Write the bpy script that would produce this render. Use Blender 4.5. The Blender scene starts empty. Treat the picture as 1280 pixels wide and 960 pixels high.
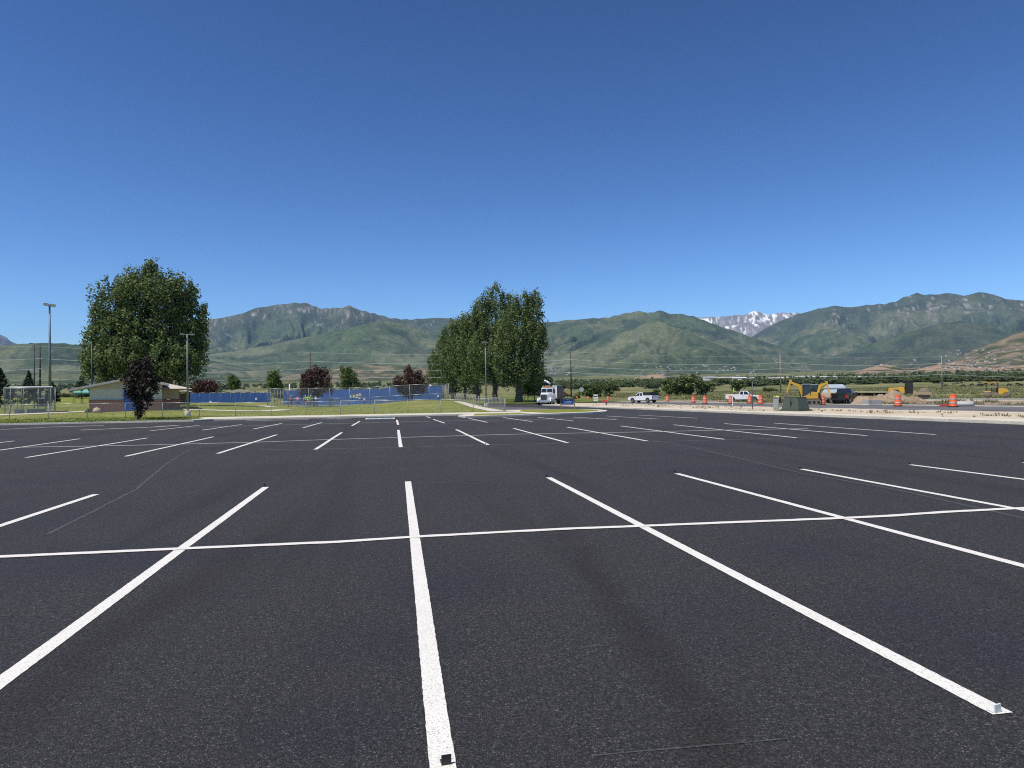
import bpy, bmesh, math, random
import numpy as np
from mathutils import Vector, Matrix

random.seed(7)
RNG = np.random.default_rng(11)
R = math.radians
SC = bpy.context.scene
COL = SC.collection

# ------------------------------------------------------------------ camera
FPX, CAM_H = 889.0, 1.65                     # focal length in pixels of the 1280 px photograph, eye height
PITCH, ROLL, YAW = R(0.927), R(-0.85), R(9.55)


def cam_vec(xc, u, d):
    yc = d * math.cos(PITCH) - u * math.sin(PITCH)
    z = d * math.sin(PITCH) + u * math.cos(PITCH)
    return Vector((xc * math.cos(YAW) + yc * math.sin(YAW), -xc * math.sin(YAW) + yc * math.cos(YAW), z))


def ray(px, py):
    a, b = px - 640.0, py - 480.0
    c, s = math.cos(ROLL), math.sin(ROLL)
    x, y = c * a + s * b, -s * a + c * b
    return cam_vec(x / FPX, -y / FPX, 1.0)


cam_data = bpy.data.cameras.new('camera')
cam = bpy.data.objects.new('camera', cam_data)
COL.objects.link(cam)
_c, _s = math.cos(ROLL), math.sin(ROLL)
_right, _up, _fwd = cam_vec(_c, _s, 0), cam_vec(-_s, _c, 0), cam_vec(0, 0, 1)
cam.matrix_world = Matrix(((_right.x, _up.x, -_fwd.x, 0), (_right.y, _up.y, -_fwd.y, 0), (_right.z, _up.z, -_fwd.z, CAM_H), (0, 0, 0, 1)))
cam_data.sensor_width = 36.0
cam_data.lens = 36.0 * FPX / 1280.0
cam_data.clip_start = 0.1
cam_data.clip_end = 60000.0
SC.camera = cam

# ------------------------------------------------------------------ sky, sun, exposure
SUN_EL = R(61.0)
SKY_GAMMA = 1.65
sun_h = cam_vec(-0.76, 0, -0.65)
SUN_DIR = Vector((sun_h.x, sun_h.y, 0)).normalized() * math.cos(SUN_EL) + Vector((0, 0, math.sin(SUN_EL)))
world = bpy.data.worlds.new('World')
SC.world = world
world.use_nodes = True
wn, wl = world.node_tree.nodes, world.node_tree.links
wn.clear()
sky = wn.new('ShaderNodeTexSky')
sky.sky_type = 'NISHITA'
sky.sun_disc = False
sky.sun_elevation = SUN_EL
sky.sun_rotation = math.atan2(SUN_DIR.x, SUN_DIR.y)
sky.altitude = 1700.0
sky.air_density = 1.0
sky.dust_density = 0.0
sky.ozone_density = 2.0
bg = wn.new('ShaderNodeBackground')
bg.inputs['Strength'].default_value = 0.05
wo = wn.new('ShaderNodeOutputWorld')
sky_gamma = wn.new('ShaderNodeGamma')       # the photograph's contrast, the same over the whole sky
sky_gamma.inputs['Gamma'].default_value = SKY_GAMMA
wl.new(sky.outputs['Color'], sky_gamma.inputs['Color'])
sky_sat = wn.new('ShaderNodeHueSaturation')
sky_sat.inputs['Saturation'].default_value = 1.03
wl.new(sky_gamma.outputs['Color'], sky_sat.inputs['Color'])
wl.new(sky_sat.outputs['Color'], bg.inputs['Color'])
wl.new(bg.outputs['Background'], wo.inputs['Surface'])
sd = bpy.data.lights.new('sun', 'SUN')
sd.energy = 5.0
sd.angle = R(0.53)
sd.color = (1.0, 0.915, 0.775)
sun = bpy.data.objects.new('sun', sd)
COL.objects.link(sun)
sun.rotation_euler = SUN_DIR.to_track_quat('Z', 'Y').to_euler()
sun.location = (0, 0, 60)
SC.view_settings.view_transform = 'Standard'
SC.view_settings.look = 'None'
SC.view_settings.exposure = 0.0
SC.view_settings.gamma = 1.0
SC.view_settings.use_curve_mapping = False
SC.render.engine = 'CYCLES'
SC.cycles.use_denoising = False
SC.cycles.filter_width = 1.1
SC.cycles.max_bounces = 6
SC.cycles.diffuse_bounces = 3
SC.cycles.glossy_bounces = 2
SC.cycles.transparent_max_bounces = 8
SC.cycles.volume_bounces = 0
SC.cycles.sample_clamp_indirect = 6.0


# ------------------------------------------------------------------ placing
def G(px, py, z=0.0):
    r = ray(px, py)
    t = (z - CAM_H) / r.z
    return Vector((r.x * t, r.y * t, z))


def at(px, dist, z=0.0):
    """a point at horizontal distance dist in the column of pixel px near the horizon"""
    r = ray(px, 490)
    k = dist / math.hypot(r.x, r.y)
    return Vector((r.x * k, r.y * k, z))


def z_at(px, py, dist):
    r = ray(px, py)
    return CAM_H + r.z / math.hypot(r.x, r.y) * dist


def face_cam(p, extra=0.0):
    """z rotation that turns a thing's local -Y to the camera"""
    return math.atan2(-p.x, p.y) + extra


# ------------------------------------------------------------------ numpy noise
_perm = RNG.permutation(4096)
_ang = RNG.random(4096) * 2 * math.pi


def perlin(x, y, seed=0):
    x = np.asarray(x, float); y = np.asarray(y, float)
    xi, yi = np.floor(x).astype(np.int64), np.floor(y).astype(np.int64)
    xf, yf = x - xi, y - yi

    def g(ix, iy, dx, dy):
        h = _perm[(_perm[(ix + seed * 131) & 4095] + iy) & 4095]
        a = _ang[h]
        return np.cos(a) * dx + np.sin(a) * dy
    u = xf * xf * xf * (xf * (xf * 6 - 15) + 10)
    v = yf * yf * yf * (yf * (yf * 6 - 15) + 10)
    n00, n10 = g(xi, yi, xf, yf), g(xi + 1, yi, xf - 1, yf)
    n01, n11 = g(xi, yi + 1, xf, yf - 1), g(xi + 1, yi + 1, xf - 1, yf - 1)
    return (n00 * (1 - u) + n10 * u) * (1 - v) + (n01 * (1 - u) + n11 * u) * v


def fbm(x, y, octaves=4, seed=0, gain=0.5):
    t, a, f = 0, 1.0, 1.0
    for o in range(octaves):
        t = t + a * perlin(x * f, y * f, seed + o * 17)
        a *= gain; f *= 2.03
    return t


def sstep(a, b, x):
    t = np.clip((x - a) / (b - a), 0, 1)
    return t * t * (3 - 2 * t)


# ------------------------------------------------------------------ materials
def new_mat(name):
    m = bpy.data.materials.new(name)
    m.use_nodes = True
    nt = m.node_tree
    b = nt.nodes['Principled BSDF']
    return m, nt, b


def plain(name, col, rough=0.6, metal=0.0, spec=0.5, var=0.12, scale=3.0, bump=0.0):
    m, nt, b = new_mat(name)
    b.inputs['Roughness'].default_value = rough
    b.inputs['Metallic'].default_value = metal
    b.inputs['Specular IOR Level'].default_value = spec
    tc = nt.nodes.new('ShaderNodeTexCoord')
    nz = nt.nodes.new('ShaderNodeTexNoise')
    nz.inputs['Scale'].default_value = scale
    nz.inputs['Detail'].default_value = 6
    nt.links.new(tc.outputs['Object'], nz.inputs['Vector'])
    mx = nt.nodes.new('ShaderNodeMix'); mx.data_type = 'RGBA'
    mx.inputs['A'].default_value = (*[c * (1 - var) for c in col], 1)
    mx.inputs['B'].default_value = (*[min(1, c * (1 + var)) for c in col], 1)
    nt.links.new(nz.outputs['Fac'], mx.inputs['Factor'])
    nt.links.new(mx.outputs['Result'], b.inputs['Base Color'])
    if bump:
        bp = nt.nodes.new('ShaderNodeBump')
        bp.inputs['Strength'].default_value = bump
        bp.inputs['Distance'].default_value = 0.02
        nt.links.new(nz.outputs['Fac'], bp.inputs['Height'])
        nt.links.new(bp.outputs['Normal'], b.inputs['Normal'])
    return m


def N(nt, typ, **kw):
    n = nt.nodes.new(typ)
    for k, v in kw.items():
        if k in n.inputs:
            n.inputs[k].default_value = v
        else:
            setattr(n, k, v)
    return n


def mixc(nt, fac, a, b, blend='MIX'):
    mx = nt.nodes.new('ShaderNodeMix'); mx.data_type = 'RGBA'; mx.blend_type = blend
    for sock, v in (('Factor', fac), ('A', a), ('B', b)):
        if hasattr(v, 'links') or hasattr(v, 'is_output'):
            nt.links.new(v, mx.inputs[sock])
        else:
            mx.inputs[sock].default_value = v if sock == 'Factor' else (*v, 1) if len(v) == 3 else v
    return mx.outputs['Result']


def ramp(nt, val, lo, hi, clamp=True):
    mr = nt.nodes.new('ShaderNodeMapRange')
    mr.inputs['From Min'].default_value = lo
    mr.inputs['From Max'].default_value = hi
    mr.clamp = clamp
    nt.links.new(val, mr.inputs['Value'])
    return mr.outputs['Result']


def math_n(nt, op, a, b=None):
    n = nt.nodes.new('ShaderNodeMath'); n.operation = op
    for i, v in enumerate((a, b)):
        if v is None:
            continue
        if hasattr(v, 'is_output'):
            nt.links.new(v, n.inputs[i])
        else:
            n.inputs[i].default_value = v
    return n.outputs[0]


def noise(nt, vec, scale, detail=4, rough=0.55):
    n = N(nt, 'ShaderNodeTexNoise', Scale=scale, Detail=detail, Roughness=rough)
    nt.links.new(vec, n.inputs['Vector'])
    return n.outputs['Fac']


def asphalt_material():
    m, nt, b = new_mat('fresh_asphalt')
    pos = N(nt, 'ShaderNodeNewGeometry').outputs['Position']
    grain = noise(nt, pos, 150.0, 3, 0.8)
    vor = N(nt, 'ShaderNodeTexVoronoi', Scale=165.0)
    nt.links.new(pos, vor.inputs['Vector'])
    chip = vor.outputs['Color']
    sep = N(nt, 'ShaderNodeSeparateColor'); nt.links.new(chip, sep.inputs['Color'])
    big = noise(nt, pos, 0.22, 3)
    mid = noise(nt, pos, 1.6, 5, 0.6)
    # long paving lanes: noise stretched along the direction the paver ran
    mp = N(nt, 'ShaderNodeMapping')
    mp.inputs['Rotation'].default_value = (0, 0, R(14))
    mp.inputs['Scale'].default_value = (0.75, 0.055, 1)
    nt.links.new(pos, mp.inputs['Vector'])
    lane = noise(nt, mp.outputs['Vector'], 1.0, 3, 0.6)
    col = mixc(nt, ramp(nt, grain, 0.38, 0.66), (0.0075, 0.0073, 0.0072), (0.074, 0.0715, 0.070))
    col = mixc(nt, ramp(nt, sep.outputs['Red'], 0.88, 1.0), col, (0.17, 0.165, 0.16))
    col = mixc(nt, ramp(nt, sep.outputs['Green'], 0.80, 0.95), col, (0.008, 0.0075, 0.007))
    clump = noise(nt, pos, 46.0, 3, 0.75)
    col = mixc(nt, 1.0, col, mixc(nt, ramp(nt, clump, 0.36, 0.64), (0.30, 0.30, 0.31), (1.85, 1.83, 1.80)), 'MULTIPLY')
    clump2 = noise(nt, pos, 17.0, 3, 0.7)
    col = mixc(nt, 1.0, col, mixc(nt, ramp(nt, clump2, 0.34, 0.66), (0.66, 0.66, 0.67), (1.38, 1.37, 1.36)), 'MULTIPLY')
    # coarser open-textured bands where the paver's passes met, each along its own line
    sx = N(nt, 'ShaderNodeSeparateXYZ'); nt.links.new(pos, sx.inputs[0])
    wob = math_n(nt, 'MULTIPLY', math_n(nt, 'SUBTRACT', noise(nt, pos, 0.9, 4, 0.6), 0.5), 0.55)
    rough_patch = noise(nt, pos, 3.2, 4, 0.65)
    for p0, p1, wid in (BAND_A, BAND_B):
        nx, ny = (p1.y - p0.y), -(p1.x - p0.x)
        ln = math.hypot(nx, ny); nx /= ln; ny /= ln
        dist = math_n(nt, 'ADD', math_n(nt, 'ADD', math_n(nt, 'MULTIPLY', sx.outputs[0], nx), math_n(nt, 'MULTIPLY', sx.outputs[1], ny)), -(p0.x * nx + p0.y * ny))
        dist = math_n(nt, 'ABSOLUTE', math_n(nt, 'ADD', dist, wob))
        m_ = math_n(nt, 'MULTIPLY', ramp(nt, dist, wid * 1.15, wid * 0.25), ramp(nt, rough_patch, 0.25, 0.5))
        m_ = math_n(nt, 'MULTIPLY', m_, ramp(nt, sx.outputs[1], 11.5, 7.0))
        col = mixc(nt, math_n(nt, 'MULTIPLY', m_, 0.78), col, mixc(nt, ramp(nt, clump, 0.44, 0.66), (0.0035, 0.0031, 0.0028), (0.075, 0.058, 0.048)))
    col = mixc(nt, math_n(nt, 'MULTIPLY', ramp(nt, lane, 0.54, 0.68), 0.40), col, (0.012, 0.0108, 0.010))
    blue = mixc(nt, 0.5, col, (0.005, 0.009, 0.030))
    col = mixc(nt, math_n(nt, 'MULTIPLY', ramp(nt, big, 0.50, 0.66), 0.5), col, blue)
    for q, rad in BLUE_SPOTS:                 # blue-black blotches, a lens tint put into the asphalt colour
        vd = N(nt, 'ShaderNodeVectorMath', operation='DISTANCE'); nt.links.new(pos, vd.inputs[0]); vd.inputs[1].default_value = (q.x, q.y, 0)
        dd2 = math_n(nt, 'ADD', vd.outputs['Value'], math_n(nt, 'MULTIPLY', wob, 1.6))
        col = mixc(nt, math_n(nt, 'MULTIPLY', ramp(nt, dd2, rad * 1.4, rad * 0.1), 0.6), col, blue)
    warm = mixc(nt, 0.5, col, (0.040, 0.033, 0.029))
    col = mixc(nt, math_n(nt, 'MULTIPLY', ramp(nt, mid, 0.48, 0.72), 0.6), col, warm)
    dust = noise(nt, pos, 0.09, 5, 0.65)
    col = mixc(nt, math_n(nt, 'MULTIPLY', ramp(nt, dust, 0.50, 0.72), 0.16), col, (0.060, 0.057, 0.055))
    nt.links.new(col, b.inputs['Base Color'])
    b.inputs['Specular IOR Level'].default_value = 0.45
    nt.links.new(ramp(nt, grain, 0.1, 0.9), b.inputs['Roughness'])
    rr = nt.nodes.new('ShaderNodeMapRange')
    rr.inputs['To Min'].default_value = 0.62; rr.inputs['To Max'].default_value = 0.92
    nt.links.new(grain, rr.inputs['Value'])
    nt.links.new(rr.outputs['Result'], b.inputs['Roughness'])
    hgt = math_n(nt, 'ADD', math_n(nt, 'ADD', math_n(nt, 'MULTIPLY', vor.outputs['Distance'], -0.9), grain), math_n(nt, 'MULTIPLY', clump, 1.5))
    bp = N(nt, 'ShaderNodeBump', Strength=1.0, Distance=0.009)
    nt.links.new(hgt, bp.inputs['Height'])
    nt.links.new(bp.outputs['Normal'], b.inputs['Normal'])
    return m


def paint_material(name, col, holes=0.62, wear=0.0):
    m, nt, b = new_mat(name)
    pos = N(nt, 'ShaderNodeNewGeometry').outputs['Position']
    grain = noise(nt, pos, 120.0, 3, 0.7)
    patch = noise(nt, pos, 2.2, 4)
    c = mixc(nt, ramp(nt, patch, 0.3, 0.75), [x * 0.93 for x in col], col)
    pit = ramp(nt, grain, holes, holes + 0.10)
    c = mixc(nt, math_n(nt, 'MULTIPLY', pit, 0.75), c, (0.12, 0.125, 0.13))
    if wear:
        w = noise(nt, pos, 7.0, 6, 0.7)
        c = mixc(nt, ramp(nt, w, 0.62 - wear, 0.72 - wear), c, (0.075, 0.075, 0.077))
    nt.links.new(c, b.inputs['Base Color'])
    b.inputs['Roughness'].default_value = 0.75
    bp = N(nt, 'ShaderNodeBump', Strength=0.5, Distance=0.004)
    nt.links.new(grain, bp.inputs['Height'])
    nt.links.new(bp.outputs['Normal'], b.inputs['Normal'])
    return m


def ground_mix(name, cols, scales, rough=0.95, bump=0.3, bscale=30.0, stretch=None):
    """three colours laid over one another by noises of different size"""
    m, nt, b = new_mat(name)
    pos = N(nt, 'ShaderNodeNewGeometry').outputs['Position']
    if stretch:
        mp = N(nt, 'ShaderNodeMapping'); mp.inputs['Scale'].default_value = stretch
        nt.links.new(pos, mp.inputs['Vector']); pos = mp.outputs['Vector']
    c = mixc(nt, ramp(nt, noise(nt, pos, scales[0], 5, 0.6), 0.35, 0.65), cols[0], cols[1])
    c = mixc(nt, ramp(nt, noise(nt, pos, scales[1], 5, 0.6), 0.5, 0.68), c, cols[2])
    fine = noise(nt, pos, bscale, 4, 0.7)
    c = mixc(nt, 0.55, c, mixc(nt, ramp(nt, fine, 0.25, 0.75), (0.25, 0.25, 0.25), (1.6, 1.6, 1.6)), 'MULTIPLY')
    nt.links.new(c, b.inputs['Base Color'])
    b.inputs['Roughness'].default_value = rough
    b.inputs['Specular IOR Level'].default_value = 0.2
    bp = N(nt, 'ShaderNodeBump', Strength=bump, Distance=0.05)
    nt.links.new(fine, bp.inputs['Height'])
    nt.links.new(bp.outputs['Normal'], b.inputs['Normal'])
    return m


def leaf_material(name, dark, light, transl=0.25):
    m, nt, b = new_mat(name)
    at_ = N(nt, 'ShaderNodeAttribute'); at_.attribute_name = 'tint'
    c = mixc(nt, at_.outputs['Fac'], dark, light)
    nt.links.new(c, b.inputs['Base Color'])
    b.inputs['Roughness'].default_value = 0.55
    b.inputs['Specular IOR Level'].default_value = 0.35
    tr = N(nt, 'ShaderNodeBsdfTranslucent')
    nt.links.new(c, tr.inputs['Color'])
    ms = N(nt, 'ShaderNodeMixShader'); ms.inputs['Fac'].default_value = transl
    out = nt.nodes['Material Output']
    nt.links.new(b.outputs[0], ms.inputs[1]); nt.links.new(tr.outputs[0], ms.inputs[2])
    nt.links.new(ms.outputs[0], out.inputs['Surface'])
    return m


def terrain_material(name, fscale, bump):
    m, nt, b = new_mat(name)
    at_ = N(nt, 'ShaderNodeAttribute'); at_.attribute_name = 'albedo'
    pos = N(nt, 'ShaderNodeNewGeometry').outputs['Position']
    f1 = noise(nt, pos, fscale, 6, 0.72)
    f2 = noise(nt, pos, fscale * 0.17, 5, 0.65)
    k = mixc(nt, ramp(nt, f1, 0.32, 0.68), (0.70, 0.73, 0.72), (1.38, 1.35, 1.33))
    k2 = mixc(nt, ramp(nt, f2, 0.35, 0.65), (0.84, 0.87, 0.87), (1.24, 1.21, 1.18))
    c = mixc(nt, 1.0, at_.outputs['Color'], k, 'MULTIPLY')
    c = mixc(nt, 1.0, c, k2, 'MULTIPLY')
    nt.links.new(c, b.inputs['Base Color'])
    b.inputs['Roughness'].default_value = 1.0
    b.inputs['Specular IOR Level'].default_value = 0.05
    bp = N(nt, 'ShaderNodeBump', Strength=0.8, Distance=bump)
    nt.links.new(math_n(nt, 'ADD', f1, math_n(nt, 'MULTIPLY', f2, 3.0)), bp.inputs['Height'])
    nt.links.new(bp.outputs['Normal'], b.inputs['Normal'])
    return m


def glass_dark(name, col=(0.02, 0.024, 0.028)):
    m, nt, b = new_mat(name)
    b.inputs['Base Color'].default_value = (*col, 1)
    b.inputs['Roughness'].default_value = 0.08
    b.inputs['Specular IOR Level'].default_value = 0.6
    return m


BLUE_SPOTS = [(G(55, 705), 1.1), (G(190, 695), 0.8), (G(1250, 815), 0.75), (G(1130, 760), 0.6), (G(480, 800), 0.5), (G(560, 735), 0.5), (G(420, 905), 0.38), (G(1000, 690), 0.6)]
BAND_A = (G(712, 664), G(800, 800), 0.20)
BAND_B = (G(300, 690), G(20, 880), 0.30)
M = dict(
    asphalt=asphalt_material(),
    paint=paint_material('road_paint_white', (0.80, 0.79, 0.745), 0.54),
    paint_far=paint_material('worn_road_paint', (0.60, 0.60, 0.58), 0.66, 0.06),
    paint_faint=paint_material('faded_chalk_paint', (0.22, 0.22, 0.225), 0.6, 0.10),
    scuff=paint_material('grey_tyre_scuff', (0.036, 0.0355, 0.036), 0.5, 0.16),
    seam=paint_material('asphalt_seam_dust', (0.075, 0.073, 0.073), 0.62, 0.06),
    paint_blue=paint_material('road_paint_blue', (0.30, 0.44, 0.52), 0.66, 0.03),
    sand=paint_material('pale_gutter_dust', (0.46, 0.42, 0.36), 0.7, 0.02),
    lawn=ground_mix('mown_lawn', [(0.165, 0.200, 0.026), (0.225, 0.240, 0.040), (0.30, 0.285, 0.080)], [0.35, 0.16], bscale=9.0, bump=0.5),
    lawn_green=ground_mix('watered_lawn', [(0.105, 0.150, 0.022), (0.15, 0.19, 0.034), (0.19, 0.21, 0.05)], [0.5, 0.2], bscale=9.0, bump=0.5),
    concrete=ground_mix('pale_concrete', [(0.60, 0.56, 0.46), (0.68, 0.64, 0.53), (0.50, 0.46, 0.38)], [0.8, 0.3], bscale=14.0, bump=0.1),
    gravel=ground_mix('tan_road_gravel', [(0.54, 0.46, 0.35), (0.62, 0.55, 0.43), (0.42, 0.34, 0.24)], [0.6, 0.22], bscale=12.0, bump=0.6),
    dirt=ground_mix('dug_earth', [(0.29, 0.22, 0.155), (0.38, 0.30, 0.22), (0.17, 0.125, 0.085)], [1.1, 0.5], bscale=7.0, bump=0.9),
    old_asphalt=ground_mix('old_grey_asphalt', [(0.115, 0.115, 0.12), (0.15, 0.15, 0.155), (0.09, 0.09, 0.095)], [0.5, 0.2], bscale=25.0, bump=0.2),
    road=ground_mix('highway_asphalt', [(0.135, 0.135, 0.142), (0.165, 0.165, 0.17), (0.11, 0.11, 0.115)], [0.3, 0.12], bscale=25.0, bump=0.2),
    court=plain('green_court_coating', (0.14, 0.26, 0.22), 0.8, scale=1.2),
    galv=plain('galvanised_steel', (0.42, 0.44, 0.45), 0.45, 0.6),
    galv_dull=plain('weathered_galvanised_pipe', (0.25, 0.26, 0.26), 0.6, 0.3),
    pole_grey=plain('grey_painted_pole', (0.17, 0.18, 0.185), 0.5, 0.2),
    pole_dark=plain('dark_painted_pole', (0.05, 0.055, 0.06), 0.5, 0.2),
    wood_pole=plain('creosoted_wood', (0.070, 0.048, 0.038), 0.85, scale=6),
    wood_pale=plain('weathered_pale_wood', (0.30, 0.26, 0.20), 0.85, scale=6),
    wire=plain('aluminium_conductor', (0.72, 0.74, 0.76), 0.4, 0.2),
    stucco=plain('sage_stucco', (0.62, 0.58, 0.46), 0.9, var=0.05, scale=2),
    stucco_tan=plain('tan_siding', (0.52, 0.43, 0.31), 0.9, scale=5),
    brick=plain('red_brick', (0.44, 0.20, 0.14), 0.9, var=0.35, scale=9, bump=0.4),
    ledge=plain('brown_ledge', (0.24, 0.17, 0.13), 0.8),
    roof=plain('pale_grey_shingle', (0.52, 0.47, 0.42), 0.85, scale=7, bump=0.3),
    fascia=plain('light_fascia', (0.52, 0.49, 0.45), 0.7),
    door_blue=plain('blue_painted_door', (0.020, 0.105, 0.48), 0.45),
    screen_blue=plain('blue_windscreen_cloth', (0.052, 0.135, 0.40), 0.8, scale=2.0),
    black=plain('black_plastic', (0.018, 0.018, 0.019), 0.5),
    black_paint=plain('black_car_paint', (0.012, 0.012, 0.014), 0.2),
    rubber=plain('tyre_rubber', (0.022, 0.022, 0.022), 0.85),
    white=plain('white_vehicle_paint', (0.78, 0.79, 0.80), 0.28, var=0.03),
    white_flat=plain('white_sheet', (0.74, 0.74, 0.72), 0.6, var=0.05),
    chrome=plain('bright_metal', (0.6, 0.61, 0.62), 0.25, 0.8),
    grille=plain('dark_grille', (0.07, 0.07, 0.072), 0.4, 0.4),
    glass=glass_dark('dark_window_glass'),
    red_lamp=plain('red_lamp_lens', (0.45, 0.02, 0.015), 0.25),
    amber=plain('amber_lamp_lens', (0.6, 0.22, 0.02), 0.25),
    lamp_clear=plain('clear_lamp_lens', (0.7, 0.71, 0.70), 0.15),
    yellow=plain('machine_yellow', (0.62, 0.36, 0.035), 0.4, var=0.10),
    yellow_pale=plain('dusty_machine_yellow', (0.60, 0.42, 0.14), 0.6, var=0.15),
    steel_tan=plain('clay_caked_steel', (0.36, 0.27, 0.15), 0.8, var=0.25),
    steel_dirty=plain('earthy_steel', (0.20, 0.165, 0.125), 0.75, 0.1, var=0.25),
    orange=plain('drum_orange', (0.80, 0.13, 0.04), 0.5, var=0.06),
    reflect=plain('drum_white_band', (0.62, 0.52, 0.46), 0.4, var=0.04),
    orange_sign=plain('orange_sign_face', (0.85, 0.16, 0.05), 0.5),
    sign_back=plain('aluminium_sign_back', (0.42, 0.44, 0.44), 0.45, 0.4),
    cabinet=plain('cabinet_green', (0.065, 0.085, 0.062), 0.55),
    pedestal=plain('pedestal_grey_green', (0.30, 0.33, 0.30), 0.6),
    sign_blue=plain('sign_blue', (0.018, 0.075, 0.36), 0.5, var=0.04),
    sign_wood=plain('brown_sign_timber', (0.20, 0.14, 0.10), 0.8),
    teal=plain('teal_canopy_cloth', (0.16, 0.46, 0.40), 0.8),
    barn_roof=plain('blue_grey_metal_roof', (0.40, 0.48, 0.56), 0.5, 0.2, scale=1.0),
    barn_wall=plain('brown_barn_boards', (0.13, 0.10, 0.08), 0.9),
    beige=plain('beige_tarp', (0.55, 0.47, 0.33), 0.8),
    pipe=plain('concrete_pipe', (0.46, 0.46, 0.45), 0.7),
    red=plain('red_paint', (0.48, 0.05, 0.04), 0.5),
    skin=plain('skin', (0.45, 0.27, 0.19), 0.6),
    pink=plain('pink_cloth', (0.62, 0.20, 0.24), 0.85),
    redcloth=plain('dusty_red_cloth', (0.42, 0.13, 0.13), 0.85),
    lime=plain('lime_safety_cloth', (0.46, 0.72, 0.06), 0.75),
    yellow_cloth=plain('yellow_safety_cloth', (0.70, 0.62, 0.10), 0.8),
    dark_cloth=plain('dark_cloth', (0.025, 0.027, 0.035), 0.9),
    white_cloth=plain('white_cloth', (0.72, 0.72, 0.70), 0.85),
    hair=plain('brown_hair', (0.06, 0.04, 0.03), 0.7),
    cow=plain('black_cattle_hide', (0.016, 0.014, 0.013), 0.8),
    bark=plain('cottonwood_bark', (0.10, 0.085, 0.07), 0.95, var=0.3, scale=5, bump=0.5),
    boulder=plain('tan_boulder', (0.52, 0.42, 0.30), 0.9, var=0.2, bump=0.4),
    house_wall=plain('pale_house_wall', (0.60, 0.58, 0.54), 0.9),
    house_tan=plain('tan_house_wall', (0.42, 0.36, 0.29), 0.9),
    house_roof=plain('grey_house_roof', (0.20, 0.19, 0.185), 0.9),
    leaf_pop=leaf_material('cottonwood_leaf', (0.050, 0.088, 0.024), (0.215, 0.272, 0.095), 0.34),
    leaf_green=leaf_material('broadleaf', (0.042, 0.080, 0.018), (0.150, 0.205, 0.052)),
    leaf_plum=leaf_material('plum_leaf', (0.030, 0.018, 0.015), (0.125, 0.062, 0.046)),
    leaf_purple=leaf_material('dark_purple_leaf', (0.011, 0.008, 0.007), (0.052, 0.036, 0.020), 0.1),
    leaf_conifer=leaf_material('conifer_needle', (0.014, 0.030, 0.014), (0.050, 0.080, 0.036), 0.1),
    leaf_sage=leaf_material('willow_leaf', (0.055, 0.088, 0.026), (0.190, 0.225, 0.078)),
    leaf_wood=leaf_material('far_wood_leaf', (0.065, 0.100, 0.042), (0.185, 0.230, 0.100)),
    lawn_blade=leaf_material('dry_lawn_blade', (0.16, 0.20, 0.038), (0.30, 0.30, 0.09), 0.2),
    verge_blade=leaf_material('green_lawn_blade', (0.075, 0.12, 0.02), (0.17, 0.21, 0.055), 0.2),
    grass=leaf_material('meadow_grass', (0.115, 0.130, 0.045), (0.29, 0.28, 0.13), 0.2),
    terrain=terrain_material('mountain_scrub', 0.030, 14.0),
    terrain_near=terrain_material('valley_meadow', 0.35, 0.25),
)


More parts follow.
